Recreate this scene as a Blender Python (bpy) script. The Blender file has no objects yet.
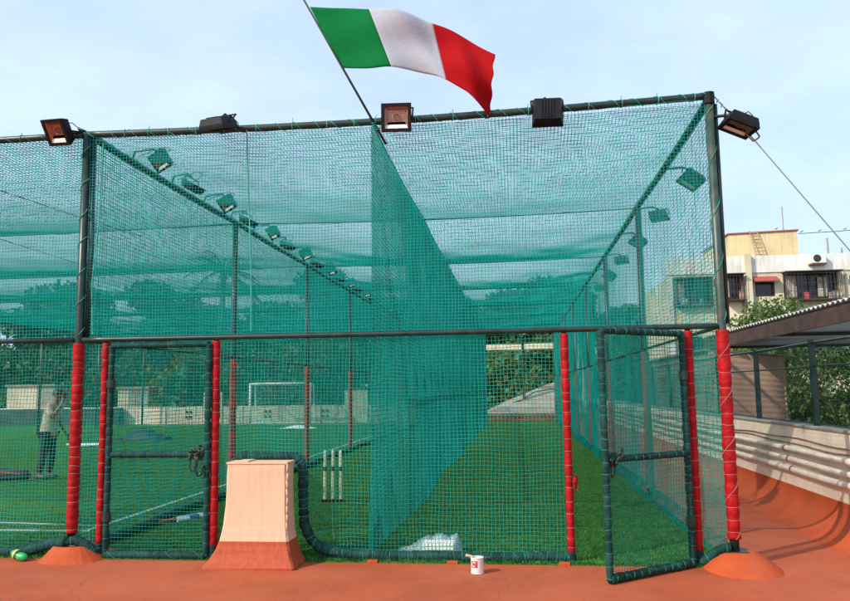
import bpy, math, random
import numpy as np
from mathutils import Vector, Matrix
random.seed(7); RNG = np.random.default_rng(11)
scene = bpy.context.scene
COL = scene.collection
R = math.radians

# ------------------------------------------------------------------ materials
MATS = {}
def mat(name, col, rough=0.6, metal=0.0, var=0.0, scale=8.0, bump=0.0, bscale=40.0, col2=None, detail=4.0,
        stretch=None, spec=0.5, trans=0.0, lo=0.35, hi=0.65, dirt=0.0, dirtcol=(0.1,0.08,0.06), dscale=1.2):
    if name in MATS: return MATS[name]
    m = bpy.data.materials.new(name); m.use_nodes = True
    nt = m.node_tree; N = nt.nodes; L = nt.links
    b = N['Principled BSDF']
    b.inputs['Roughness'].default_value = rough; b.inputs['Metallic'].default_value = metal
    b.inputs['Specular IOR Level'].default_value = spec
    b.inputs['Base Color'].default_value = (*col, 1)
    tc = N.new('ShaderNodeTexCoord'); mp = N.new('ShaderNodeMapping')
    L.new(tc.outputs['Object'], mp.inputs['Vector'])
    if stretch: mp.inputs['Scale'].default_value = stretch
    last = None
    if var > 0 or col2:
        n = N.new('ShaderNodeTexNoise'); n.inputs['Scale'].default_value = scale; n.inputs['Detail'].default_value = detail
        L.new(mp.outputs['Vector'], n.inputs['Vector'])
        mr = N.new('ShaderNodeMapRange'); mr.inputs['From Min'].default_value = lo; mr.inputs['From Max'].default_value = hi
        L.new(n.outputs['Fac'], mr.inputs['Value'])
        mx = N.new('ShaderNodeMix'); mx.data_type = 'RGBA'
        c2 = col2 or tuple(min(1, c*(1+var)) for c in col)
        c1 = col if col2 else tuple(c*(1-var) for c in col)
        mx.inputs['A'].default_value = (*c1, 1); mx.inputs['B'].default_value = (*c2, 1)
        L.new(mr.outputs['Result'], mx.inputs['Factor']); L.new(mx.outputs['Result'], b.inputs['Base Color'])
        last = mx
    if dirt > 0:
        n2 = N.new('ShaderNodeTexNoise'); n2.inputs['Scale'].default_value = dscale; n2.inputs['Detail'].default_value = 8; n2.inputs['Roughness'].default_value = .65
        L.new(mp.outputs['Vector'], n2.inputs['Vector'])
        mr2 = N.new('ShaderNodeMapRange'); mr2.inputs['From Min'].default_value = .5; mr2.inputs['From Max'].default_value = .72
        mr2.inputs['To Max'].default_value = dirt
        L.new(n2.outputs['Fac'], mr2.inputs['Value'])
        mx2 = N.new('ShaderNodeMix'); mx2.data_type = 'RGBA'
        if last: L.new(last.outputs['Result'], mx2.inputs['A'])
        else: mx2.inputs['A'].default_value = (*col, 1)
        mx2.inputs['B'].default_value = (*dirtcol, 1)
        L.new(mr2.outputs['Result'], mx2.inputs['Factor']); L.new(mx2.outputs['Result'], b.inputs['Base Color'])
    if bump > 0:
        n3 = N.new('ShaderNodeTexNoise'); n3.inputs['Scale'].default_value = bscale; n3.inputs['Detail'].default_value = 5
        L.new(mp.outputs['Vector'], n3.inputs['Vector'])
        bp = N.new('ShaderNodeBump'); bp.inputs['Strength'].default_value = bump; bp.inputs['Distance'].default_value = .02
        L.new(n3.outputs['Fac'], bp.inputs['Height']); L.new(bp.outputs['Normal'], b.inputs['Normal'])
    if trans > 0:
        tr = N.new('ShaderNodeBsdfTranslucent'); ms = N.new('ShaderNodeMixShader')
        ms.inputs['Fac'].default_value = trans
        src = b.inputs['Base Color'].links
        if src: L.new(src[0].from_socket, tr.inputs['Color'])
        else: tr.inputs['Color'].default_value = (*col, 1)
        L.new(b.outputs[0], ms.inputs[1]); L.new(tr.outputs[0], ms.inputs[2])
        L.new(ms.outputs[0], N['Material Output'].inputs['Surface'])
    MATS[name] = m
    return m

FLOOR = mat('terracotta_coating', (.41,.082,.031), .72, spec=.2, var=.10, scale=1.3, bump=.25, bscale=9, dirt=.55, dirtcol=(.33,.082,.042), dscale=.8)
def wear(m):
    nt=m.node_tree; N=nt.nodes; L=nt.links; b=N['Principled BSDF']; src=b.inputs['Base Color'].links[0].from_socket
    tc=N.new('ShaderNodeTexCoord')
    def layer(src,scale,lo,hi,amt,col,stretch=(1,1,1),dist=0):
        mp=N.new('ShaderNodeMapping'); mp.inputs['Scale'].default_value=stretch; L.new(tc.outputs['Object'],mp.inputs['Vector'])
        n=N.new('ShaderNodeTexNoise'); n.inputs['Scale'].default_value=scale; n.inputs['Detail'].default_value=7; n.inputs['Roughness'].default_value=.7; n.inputs['Distortion'].default_value=dist
        L.new(mp.outputs['Vector'],n.inputs['Vector'])
        r=N.new('ShaderNodeMapRange'); r.inputs['From Min'].default_value=lo; r.inputs['From Max'].default_value=hi; r.inputs['To Max'].default_value=amt
        L.new(n.outputs['Fac'],r.inputs['Value']); x=N.new('ShaderNodeMix'); x.data_type='RGBA'; x.inputs['B'].default_value=(*col,1)
        L.new(src,x.inputs['A']); L.new(r.outputs['Result'],x.inputs['Factor']); return x.outputs['Result']
    s_=layer(src,22,.66,.74,.5,(.42,.20,.13)); s_=layer(s_,3.2,.58,.66,.4,(.22,.062,.032),(1,.25,1),1.5); s_=layer(s_,.5,.42,.62,.5,(.47,.135,.070)); s_=layer(s_,1.1,.56,.60,.28,(.26,.070,.038),(1,.6,1),.8); s_=layer(s_,60,.70,.75,.6,(.10,.05,.035))
    # thin cracks
    mp=N.new('ShaderNodeMapping'); L.new(tc.outputs['Object'],mp.inputs['Vector']); v=N.new('ShaderNodeTexVoronoi'); v.feature='DISTANCE_TO_EDGE'; v.inputs['Scale'].default_value=.55
    nn=N.new('ShaderNodeTexNoise'); nn.inputs['Scale'].default_value=3; mm=N.new('ShaderNodeMix'); mm.data_type='VECTOR'; mm.inputs['Factor'].default_value=.18
    L.new(mp.outputs['Vector'],mm.inputs['A']); L.new(tc.outputs['Object'],nn.inputs['Vector']); L.new(nn.outputs['Color'],mm.inputs['B']); L.new(mm.outputs['Result'],v.inputs['Vector'])
    r=N.new('ShaderNodeMapRange'); r.inputs['From Min'].default_value=.0; r.inputs['From Max'].default_value=.0035; r.inputs['To Min'].default_value=.55; r.inputs['To Max'].default_value=0
    L.new(v.outputs['Distance'],r.inputs['Value']); x=N.new('ShaderNodeMix'); x.data_type='RGBA'; x.inputs['B'].default_value=(.16,.05,.03,1)
    L.new(s_,x.inputs['A']); L.new(r.outputs['Result'],x.inputs['Factor']); L.new(x.outputs['Result'],b.inputs['Base Color'])
wear(FLOOR)
COVE  = mat('terracotta_cove', (.46,.080,.024), .72, spec=.2, var=.10, scale=2.5, bump=.3, bscale=14, dirt=.35, dirtcol=(.32,.12,.08), dscale=2)
TURF  = mat('turf_backing', (.046,.182,.032), .95, var=.55, scale=30, bump=.9, bscale=220, dirt=.45, dirtcol=(.045,.12,.03), dscale=.5, spec=.1)
BLADE = mat('turf_blade', (.046,.182,.032), .7, var=.5, scale=9, spec=.3)
WLINE = mat('white_turf_line', (.50,.56,.47), .9, var=.4, scale=50, bump=.5, bscale=200)
YLINE = mat('yellow_turf_line', (.17,.19,.04), .9, scale=5, col2=(.045,.15,.03))
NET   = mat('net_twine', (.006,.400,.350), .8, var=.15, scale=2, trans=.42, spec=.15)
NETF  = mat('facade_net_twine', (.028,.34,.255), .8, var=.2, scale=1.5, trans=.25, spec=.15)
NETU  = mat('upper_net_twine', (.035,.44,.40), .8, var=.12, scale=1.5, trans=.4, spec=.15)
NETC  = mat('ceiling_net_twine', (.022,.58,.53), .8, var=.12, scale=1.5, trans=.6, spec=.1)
TEALTW= mat('teal_lashing', (.03,.33,.25), .7, var=.3, scale=12)
DTW   = mat('dark_teal_lashing', (.018,.17,.14), .8, var=.4, scale=12)
PIPE  = mat('dark_green_paint', (.010,.030,.024), .38, var=.35, scale=7, dirt=.4, dirtcol=(.05,.045,.035), dscale=6)
PIPEG = mat('grey_green_paint', (.035,.065,.052), .4, var=.3, scale=5, dirt=.5, dirtcol=(.18,.13,.09), dscale=7)
REDP  = mat('red_padding', (.34,.005,.007), .6, spec=.2, var=.28, scale=9, bump=.5, bscale=28, dirt=.35, dirtcol=(.24,.015,.013), dscale=6)
REDF  = mat('faded_red_padding', (.38,.018,.018), .55, var=.25, scale=6, bump=.4, bscale=24)
GRNP  = mat('green_padding', (.009,.048,.041), .65, spec=.15, var=.4, scale=8, bump=.6, bscale=26, dirt=.35, dirtcol=(.03,.085,.07), dscale=5)
TWINE = mat('pale_twine', (.42,.20,.18), .8)
FADED = mat('sun_faded_padding', (.13,.085,.072), .7, var=.25, scale=6, bump=.4, bscale=24)
BLACK = mat('black_housing', (.007,.006,.008), .55, spec=.25, var=.3, scale=8)
PURP  = mat('faded_black_housing', (.008,.004,.006), .65, spec=.2, var=.3, scale=8)
REFL  = mat('lamp_reflector', (.36,.19,.14), .35, metal=.7, bump=.25, bscale=20)  # copper tint puts the terracotta floor's reflection into the metal colour
REFLW = mat('lamp_reflector_glint', (.85,.80,.76), .45)  # pale colour paints the sunlit bottom of the reflector
BULB  = mat('lamp_tube', (.22,.10,.07), .4)
PEACH = mat('peach_paint', (.68,.44,.29), .85, var=.05, scale=3, stretch=(9,9,.5), bump=.6, bscale=12, dirt=.35, dirtcol=(.55,.33,.22), dscale=2.2)
PEACH.node_tree.nodes['Bump'].inputs['Strength'].default_value=.14
BRICK = mat('terracotta_paint', (.41,.066,.020), .75, var=.12, scale=4, stretch=(9,9,.8), bump=.25, bscale=12)
CREAMW= mat('parapet_paint', (.84,.69,.55), .8, var=.08, scale=3, bump=.3, bscale=8, dirt=.5, dirtcol=(.66,.46,.34), dscale=1.1)
CONC  = mat('grey_concrete', (.32,.29,.25), .85, var=.2, scale=5, bump=.4, bscale=20, dirt=.5, dirtcol=(.15,.13,.11))
PVC   = mat('pvc_pipe', (.78,.66,.56), .5, var=.12, scale=6, dirt=.5, dirtcol=(.40,.28,.2), dscale=5)
RUST  = mat('rusty_pipe', (.24,.12,.07), .7, var=.4, scale=9)
WIRE  = mat('dark_wire', (.02,.02,.022), .6)
STEEL = mat('galvanised_wire', (.22,.23,.24), .45, metal=.6)
WHITEP= mat('white_plastic', (.78,.79,.80), .45, var=.08, scale=5)
BAGP  = mat('plastic_sheet', (.42,.52,.56), .35, var=.25, scale=9, bump=.5, bscale=25, trans=.2)

# ------------------------------------------------------------------ object helpers
def tag(o, label=None, cat=None, group=None, kind=None):
    if label: o['label'] = label
    if cat: o['category'] = cat
    if group: o['group'] = group
    if kind: o['kind'] = kind
    return o
def empty(name, loc, label, cat, group=None, rz=0):
    o = bpy.data.objects.new(name, None); COL.objects.link(o)
    o.location = loc; o.rotation_euler = (0,0,rz); o.empty_display_size = .1
    return tag(o, label, cat, group)
def mk(name, verts, faces, m, parent=None, smooth=False):
    me = bpy.data.meshes.new(name)
    if isinstance(verts, np.ndarray):
        faces = np.asarray(faces, dtype=np.int32)
        me.vertices.add(len(verts)); me.vertices.foreach_set('co', verts.astype(np.float32).ravel())
        k = faces.shape[1]
        me.loops.add(faces.size); me.loops.foreach_set('vertex_index', faces.ravel())
        me.polygons.add(len(faces)); me.polygons.foreach_set('loop_start', np.arange(len(faces), dtype=np.int32)*k)
        me.polygons.foreach_set('loop_total', np.full(len(faces), k, dtype=np.int32))
        me.update(calc_edges=True)
    else:
        me.from_pydata(verts, [], faces)
    me.materials.append(m)
    if smooth: me.polygons.foreach_set('use_smooth', [True]*len(me.polygons))
    me.update(); me.validate()
    o = bpy.data.objects.new(name, me); COL.objects.link(o)
    if parent: o.parent = parent
    return o
class MB:
    def __init__(s): s.v = []; s.f = []
    def add(s, v, f):
        k = len(s.v); s.v += [tuple(x) for x in v]; s.f += [tuple(i+k for i in q) for q in f]; return s
    def box(s, x0,x1,y0,y1,z0,z1, bev=0.0):
        if bev <= 0:
            return s.add([(x0,y0,z0),(x1,y0,z0),(x1,y1,z0),(x0,y1,z0),(x0,y0,z1),(x1,y0,z1),(x1,y1,z1),(x0,y1,z1)],
                     [(0,3,2,1),(4,5,6,7),(0,1,5,4),(1,2,6,5),(2,3,7,6),(3,0,4,7)])
        b = bev; V = []; 
        def ring(z, i):
            return [(x0+i+b,y0+i,z),(x1-i-b,y0+i,z),(x1-i,y0+i+b,z),(x1-i,y1-i-b,z),(x1-i-b,y1-i,z),(x0+i+b,y1-i,z),(x0+i,y1-i-b,z),(x0+i,y0+i+b,z)]
        for z, i in ((z0,b*.7),(z0+b,0),(z1-b,0),(z1,b*.7)): V += ring(z,i)
        F = [tuple(range(7,-1,-1)), tuple(range(24,32))]
        for r in range(3):
            for i in range(8): j=(i+1)%8; F.append((r*8+i,r*8+j,r*8+8+j,r*8+8+i))
        return s.add(V,F)
    def obox(s, c, ax, ay, az, hx, hy, hz):
        c=Vector(c); ax=Vector(ax).normalized()*hx; ay=Vector(ay).normalized()*hy; az=Vector(az).normalized()*hz
        V=[c+sx*ax+sy*ay+sz*az for sz in (-1,1) for sx,sy in ((-1,-1),(1,-1),(1,1),(-1,1))]
        return s.add(V,[(0,3,2,1),(4,5,6,7),(0,1,5,4),(1,2,6,5),(2,3,7,6),(3,0,4,7)])
    def tube(s, pts, r, n=10, cap=True):
        pts=[Vector(p) for p in pts]; k=len(pts)
        rr = r if isinstance(r,(list,tuple)) else [r]*k
        V=[]; F=[]; up=None
        for i,p in enumerate(pts):
            t=(pts[min(i+1,k-1)]-pts[max(i-1,0)])
            if t.length<1e-9: t=Vector((0,0,1))
            t.normalize()
            if up is None:
                up=Vector((0,0,1)) if abs(t.z)<.9 else Vector((1,0,0))
            a=(up-t*up.dot(t))
            if a.length<1e-6: a=t.orthogonal()
            a.normalize(); up=a; b=t.cross(a)
            for j in range(n):
                th=2*math.pi*j/n; V.append(p+(a*math.cos(th)+b*math.sin(th))*rr[i])
        for i in range(k-1):
            for j in range(n):
                q=(j+1)%n; F.append((i*n+j,i*n+q,(i+1)*n+q,(i+1)*n+j))
        if cap: F.append(tuple(range(n-1,-1,-1))); F.append(tuple((k-1)*n+j for j in range(n)))
        return s.add(V,F)
    def lathe(s, prof, c=(0,0,0), n=20):
        V=[];F=[]
        for r,z in prof:
            for j in range(n):
                th=2*math.pi*j/n; V.append((c[0]+r*math.cos(th),c[1]+r*math.sin(th),c[2]+z))
        for i in range(len(prof)-1):
            for j in range(n): q=(j+1)%n; F.append((i*n+j,i*n+q,(i+1)*n+q,(i+1)*n+j))
        return s.add(V,F)
    def prism(s, poly, y0, y1, axis='y'):
        # poly of (a,b): axis y -> (x,z); axis x -> (y,z); axis z -> (x,y)
        n=len(poly)
        def P(a,b,c): return (a,c,b) if axis=='y' else ((c,a,b) if axis=='x' else (a,b,c))
        V=[P(a,b,y0) for a,b in poly]+[P(a,b,y1) for a,b in poly]
        F=[tuple(range(n)),tuple(range(2*n-1,n-1,-1))]
        for i in range(n): j=(i+1)%n; F.append((i,i+n,j+n,j))
        return s.add(V,F)
    def build(s, name, m, parent=None, smooth=False, fix=True):
        o = mk(name, s.v, s.f, m, parent, smooth)
        if fix:
            import bmesh
            bm=bmesh.new(); bm.from_mesh(o.data); bmesh.ops.recalc_face_normals(bm, faces=bm.faces); bm.to_mesh(o.data); bm.free()
        return o
def shift(m, d): m.v=[(x+d[0],y+d[1],z+d[2]) for x,y,z in m.v]; return m

# ------------------------------------------------------------------ nets: every strand is a real thin tube
def wob(a, b, seed, amp):
    r = np.random.default_rng(seed); out = 0
    for k in range(5):
        fa, fb = r.uniform(.4,3.2,2)*(1+.5*k); ph = r.uniform(0,6.28)
        out = out + np.sin(fa*a + fb*b*r.choice([-1,1]) + ph)/(1+.6*k)
    return amp*out/2.2
def net_strands(P, LU, LV, cell, segu, segv, r, normal, keep=None, rlist=None):
    """P(a,b): a in 0..LU, b in 0..LV metres -> xyz"""
    nu = max(1,int(round(LU/cell))); nv = max(1,int(round(LV/cell)))
    Vs=[];Fs=[];base=0; Nn=np.array(normal,float)
    def lines(A,B):
        nonlocal base
        C = P(A,B)                                   # (n, s, 3)
        T = np.gradient(C, axis=1); T /= np.linalg.norm(T,axis=2,keepdims=True)+1e-9
        Bn = np.cross(T, np.broadcast_to(Nn, T.shape)); Bn /= np.linalg.norm(Bn,axis=2,keepdims=True)+1e-9
        Nr = np.cross(Bn, T)
        rings=[]
        for k in range(3):
            th = 2*math.pi*k/3+.5
            rings.append(C + r*(math.cos(th)*Bn+math.sin(th)*Nr))
        V = np.stack(rings, axis=2)                  # n,s,3,3
        n,s_=C.shape[:2]
        idx = (np.arange(n)[:,None,None]*s_ + np.arange(s_)[None,:,None])*3 + np.arange(3)[None,None,:] + base
        a0=idx[:,:-1,:]; a1=idx[:,1:,:]
        F=np.stack([a0, np.roll(a0,-1,axis=2), np.roll(a1,-1,axis=2), a1],axis=3)
        if keep is not None:
            am=(A[:,1:]+A[:,:-1])/2; bm_=(B[:,1:]+B[:,:-1])/2
            k_=keep(am,bm_); F=F[k_]
        F=F.reshape(-1,4)
        Vs.append(V.reshape(-1,3)); Fs.append(F); base += n*s_*3
    A=np.linspace(0,LU,nu+1)[:,None]+np.zeros((1,segv+1)); B=np.zeros((nu+1,1))+np.linspace(0,LV,segv+1)[None,:]
    lines(A,B)
    B=np.linspace(0,LV,nv+1)[:,None]+np.zeros((1,segu+1)); A=np.zeros((nv+1,1))+np.linspace(0,LU,segu+1)[None,:]
    lines(A,B)
    return np.concatenate(Vs), np.concatenate(Fs)
def net_obj(name, P, LU, LV, cell, segu, segv, r, normal, m, parent=None, keep=None):
    v,f = net_strands(P,LU,LV,cell,segu,segv,r,normal,keep)
    used = np.unique(f); remap = np.zeros(len(v),int); remap[used]=np.arange(len(used))
    return mk(name, v[used], remap[f], m, parent, smooth=True)

# ------------------------------------------------------------------ padded tubes
def resample(pts, ds):
    pts=[Vector(p) for p in pts]; out=[pts[0].copy()]; acc=0
    L=[0]
    for a,b in zip(pts,pts[1:]): L.append(L[-1]+(b-a).length)
    n=max(2,int(L[-1]/ds)); i=0; out=[]
    for k in range(n+1):
        s=L[-1]*k/n
        while i<len(pts)-2 and s>L[i+1]: i+=1
        t=(s-L[i])/max(1e-9,L[i+1]-L[i]); out.append(pts[i].lerp(pts[i+1],t))
    return out, L[-1]
def padded(name, pts, r, m, parent, tie=.17, twine=TWINE, twr=.0026, helix=0.0, rnd=None, n=14, pinch=.09, tiename='twine', wobble=.0):
    rnd = rnd or random.Random(int(abs(pts[0][0])*1000+len(pts)*7+abs(pts[0][2])*100))
    P,L = resample(pts, .018)
    ties=[]; s=rnd.uniform(.3,1)*tie
    while s<L-.02: ties.append(s); s+=tie*rnd.uniform(.75,1.3)
    rr=[]; bul=[rnd.uniform(.96,1.05) for _ in range(len(ties)+2)]
    for i in range(len(P)):
        s=L*i/(len(P)-1); k=sum(1 for t in ties if t<s)
        d=min([abs(s-t) for t in ties]+[9])
        rr.append(r*bul[k]*(1-pinch*math.exp(-(d/.016)**2)) * (1+ .02*math.sin(s*37+bul[k]*50)))
    P2=[p+Vector((math.sin(i*.09+r*99),math.cos(i*.07),math.sin(i*.11+2)))*wobble for i,p in enumerate(P)]
    mb=MB().tube(P2, rr, n); o=mb.build(name, m, parent, smooth=True, fix=False)
    tw=MB()
    def frame(i):
        t=(P2[min(i+1,len(P2)-1)]-P2[max(i-1,0)]).normalized(); up=Vector((0,0,1)) if abs(t.z)<.8 else Vector((0,-1,0))
        a=(up-t*up.dot(t)).normalized(); return t,a,t.cross(a)
    for t_ in ties:
        i=int(t_/L*(len(P2)-1)); t,a,b=frame(i); sk=rnd.uniform(-.25,.25)
        ring=[P2[i]+(a*math.cos(q)+b*math.sin(q))*(r*.93)+t*(sk*r*math.cos(q+rnd.random()*.1)) for q in [2*math.pi*k/14 for k in range(15)]]
        tw.tube(ring, twr, 4, cap=False)
    if helix>0:
        hp=[]; 
        for i in range(0,len(P2),1):
            t,a,b=frame(i); q=L*i/(len(P2)-1)/helix*2*math.pi
            hp.append(P2[i]+(a*math.cos(q)+b*math.sin(q))*(rr[i]+.001))
        tw.tube(hp, twr*.9, 4)
    if tw.v: tw.build(tiename, twine, o if o.parent else parent, fix=False)
    return o
def lash(pts, r, pitch, twr, rnd, stubs=True):
    P,L=resample(pts,.02); tw=MB(); hp=[]
    q=0
    for i,p in enumerate(P):
        t=(P[min(i+1,len(P)-1)]-P[max(i-1,0)]).normalized(); up=Vector((0,0,1)) if abs(t.z)<.8 else Vector((0,-1,0))
        a=(up-t*up.dot(t)).normalized(); b=t.cross(a)
        q+= (L/(len(P)-1))/pitch*2*math.pi*rnd.uniform(.4,1.6)
        hp.append(p+(a*math.cos(q)+b*math.sin(q))*(r+twr))
    tw.tube(hp,twr,4)
    if stubs:
        s=rnd.uniform(0,.5)
        while s<L:
            i=int(s/L*(len(P)-1)); t=(P[min(i+1,len(P)-1)]-P[max(i-1,0)]).normalized(); up=Vector((0,0,1)) if abs(t.z)<.8 else Vector((0,-1,0))
            a=(up-t*up.dot(t)).normalized(); b=t.cross(a); ring=[]
            for k in range(11):
                th=2*math.pi*k/10; ring.append(P[i]+(a*math.cos(th)+b*math.sin(th))*(r+twr)+t*.01*math.sin(th))
            tw.tube(ring,twr*1.4,4,cap=False)
            if rnd.random()<.45:
                tw.tube([P[i]+a*r, P[i]+a*(r+.03)+t*.006, P[i]+a*(r+rnd.uniform(.035,.06))+t*rnd.uniform(-.012,.012)],[twr*1.2,twr,twr*.6],4)
            s+=rnd.uniform(.18,.42)
    return tw

# ================================================================== DIMENSIONS (metres)
D=7.3; XL=-4.41; XR=1.91; XD=-1.38; XF=-19.0; H=4.33; M=2.15; BAY=4.3; NB=7; YE=D+BAY*NB     # far end 37.4
# ------------------------------------------------------------------ setting
MB().box(-40,3.62,-14,38.2,-9,0).build('terrace_floor',FLOOR)['kind']='structure'
MB().box(3.64,9.6,5,20.5,-9,-.02).build('neighbouring_terrace',CONC)['kind']='structure'
g=MB().box(-900,900,-500,1500,-9.4,-9.01).build('ground',mat('far_ground',(.14,.13,.08),.95,var=.4,scale=.05)); g['kind']='structure'
# cove between terrace and right parapet: quarter-round terracotta fillet
pf=[(3.02,0.003)]+[(3.02+.42*math.sin(a),.003+.34*(1-math.cos(a))) for a in [math.pi/2*k/10 for k in range(1,11)]]+[(3.47,.343),(3.47,.0),(3.02,-.05)]
cv=MB().prism([(x,z) for x,z in pf],-6,37.6,'y').build('cove',COVE); cv['kind']='structure'; cv.name='floor_cove'
# turf
MB().add([(XR+.0,7.235,.014),(XR+.0,YE+.5,.014),(-34,YE+.5,.014),(-34,9.5,.014),(-12,7.235,.014),(XR+.0,7.235,.001),(XR+.0,YE+.5,.001),(-34,YE+.5,.001),(-34,9.5,.001),(-12,7.235,.001)],[(0,1,2,3,4),(9,8,7,6,5),(0,5,6,1),(1,6,7,2),(2,7,8,3),(3,8,9,4),(4,9,5,0)]).build('turf',TURF)['kind']='structure'
def strip(name,x0,x1,y0,y1,m,z=.018): 
    o=MB().box(x0,x1,y0,y1,.0145,z).build(name,m); o['kind']='structure'; return o
strip('white_line',-5.06,-4.98,8.66,YE-.6,WLINE)
strip('white_line',-18.2,-4.98,8.58,8.655,WLINE,.0182)
o=MB().add([(-18.2,10.6,.0186),(-18.2,10.67,.0186),(-5.07,8.97,.0186),(-5.07,8.90,.0186),(-18.2,10.6,.015),(-18.2,10.67,.015),(-5.07,8.97,.015),(-5.07,8.90,.015)],[(0,1,2,3),(4,5,6,7)]).build('white_line',WLINE); o['kind']='structure'
strip('yellow_line',-3.6,XR-.06,10.86,10.90,YLINE)
strip('white_line',-18.2,-5.07,YE-.68,YE-.6,WLINE,.0183)
# turf blades near the front
nb=170000
bx=RNG.uniform(-5.6,XR-.005,nb); by=7.24+ (RNG.random(nb)**1.9)*13
hh=RNG.uniform(.016,.036,nb); w=RNG.uniform(.0018,.0042,nb); an=RNG.uniform(0,6.28,nb); lx=RNG.normal(0,.010,nb); ly=RNG.normal(0,.010,nb)
V=np.stack([np.stack([bx-w*np.cos(an),by-w*np.sin(an),np.full(nb,.012)],1),np.stack([bx+w*np.cos(an),by+w*np.sin(an),np.full(nb,.012)],1),np.stack([bx+lx,by+ly,.012+hh],1)],1).reshape(-1,3)
bl=mk('turf_blades',V,np.arange(nb*3).reshape(-1,3),BLADE)
tag(bl,'short green artificial grass blades just inside the net front','grass',kind='stuff')

# ------------------------------------------------------------------ sag of the front top rail
def top_z(x): 
    t=(x-XL)/(XR-XL)
    return H-.015+ (.045*t) - .05*math.sin(math.pi*min(1,max(0,t))) if 0<=t<=1 else H-.015-.0*abs(x)
# front posts
def post(x,y,label,zb,ztop,r,m,redr,redm,parented=True,group=None,tie=.17,hel=.0,zr=None,base=True,twine=TWINE,name='steel_post'):
    e=empty(name,(x,y,0),label,'post',group)
    MB().tube([(0,0,zb),(0,0,(zb+ztop)/2),(0,0,ztop)],r,14).build('pipe',m,e,smooth=True)
    if redr: padded('padding',[(0,0,zb+.10),(0,0,1.0),(0,0,(zr or M-.04))],redr,redm,e,tie=tie,helix=hel,twine=twine)
    if base: MB().box(-.10,.10,-.10,.10,zb-.012,zb,.003).build('base_plate',PIPE,e)
    return e
pl=post(XL,D,'tall dark green corner post with thick red padding left of the closed door',.135,H,.042,PIPE,.057,REDP,hel=.0,tie=.085)
# twin dark conduit and lashings up the left post
MB().tube([(.062,.03,M),(.075,.03,3.0),(.058,.03,H-.05)],.028,8).build('conduit',PIPE,pl,smooth=True)
rn=random.Random(3); lash([(0,0,M+.05),(0,0,H-.05)],.044,.34,.0035,rn,False).build('lashing',TEALTW,pl,fix=False)
pr=post(XR,D,'tall grey green corner post with thick red padding at right end of the net front',.14,H+.04,.040,PIPEG,.058,REDP,hel=.42,tie=.12)
MB().tube([(.058,.02,M+.02),(.06,.02,H-.05)],.022,8).build('conduit',PIPE,pr,smooth=True)
MB().tube([(0,0,H-.05),(0,0,H+.06)],.056,12).build('clamp',BLACK,pr)
lash([(0,0,M+.05),(0,0,H-.05)],.042,.5,.003,rn,False).build('lashing',TEALTW,pr,fix=False)
for x,lb,zb,rr in ((-4.115,'slim red padded post on the hinge side of the closed door',.06,.040),(-2.95,'slim red padded post between the closed door and the peach pillar',.05,.042),
                (.468,'red padded post at the free side of the open doorway',.03,.038),(1.60,'slim red padded post carrying the open door',.05,.037)):
    e=empty('padded_post',(x,D,0),lb,'post')
    MB().tube([(0,0,zb-.04),(0,0,2.13)],.026,10).build('pipe',PIPE,e,smooth=True)
    padded('padding',[(0,0,zb+.08),(0,0,1.0),(0,0,2.11)],rr,REDP,e,tie=.105,twr=.0022,pinch=.12)
    padded('foot_wrap',[(0,0,zb-.04),(0,0,zb+.085)],rr+.004,GRNP,e,tie=.06,twine=DTW)
fm=MB(); fv=[]
for i in range(6):
    for j in range(4): fv.append((.035+.012*j+.006*math.sin(i*1.7),-.035+.012*math.sin(j*2+i*.8),.80-.022*i-.006*j*(i%3)))
fm.add(fv,[(i*4+j,i*4+j+1,i*4+j+5,i*4+j+4) for i in range(5) for j in range(3)])
fo=fm.build('torn_flap',REDP,[o for o in bpy.data.objects if o.name.startswith('padded_post') and abs(o.location.x-.468)<.01][0]); fo.modifiers.new('t','SOLIDIFY').thickness=.004
# mounds
def mound(x0,x1,y0,y1,z,tx0,tx1,ty0,ty1,label,roundy):
    mb=MB(); V=[];F=[]; K=8 if roundy else 2; n=28
    for k in range(K+1):
        t=k/K; s=(1-math.cos(t*math.pi/2)) if False else t
        zz=z*((.55*t+.45*math.sin(t*math.pi/2)) if roundy else t)
        for j in range(n):
            th=2*math.pi*j/n; c,s_=math.cos(th),math.sin(th)
            p=3.2 if not roundy else 2.4
            sc=1/((abs(c)**p+abs(s_)**p)**(1/p))
            ox=c*sc; oy=s_*sc
            bx=(x0+x1)/2+ox*(x1-x0)/2; by=(y0+y1)/2+oy*(y1-y0)/2
            tx=(tx0+tx1)/2+ox*(tx1-tx0)/2; ty=(ty0+ty1)/2+oy*(ty1-ty0)/2
            e=t
            V.append((bx+(tx-bx)*e+random.uniform(-.004,.004),by+(ty-by)*e+random.uniform(-.004,.004),zz-.002))
    for k in range(K):
        for j in range(n): q=(j+1)%n; F.append((k*n+j,k*n+q,(k+1)*n+q,(k+1)*n+j))
    F.append(tuple(K*n+j for j in range(n)))
    o=mb.add(V,F).build('concrete_mound',BRICK if False else COVE,smooth=roundy)
    return tag(o,label,'mound')
mound(-4.66,-4.02,6.98,7.7,.125,-4.56,-4.20,7.16,7.5,'flat-sided terracotta painted mound under the left corner post',False)
mound(1.60,2.27,6.80,7.75,.135,1.80,2.06,7.14,7.48,'rounded terracotta painted mound under the right corner post',True)
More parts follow.
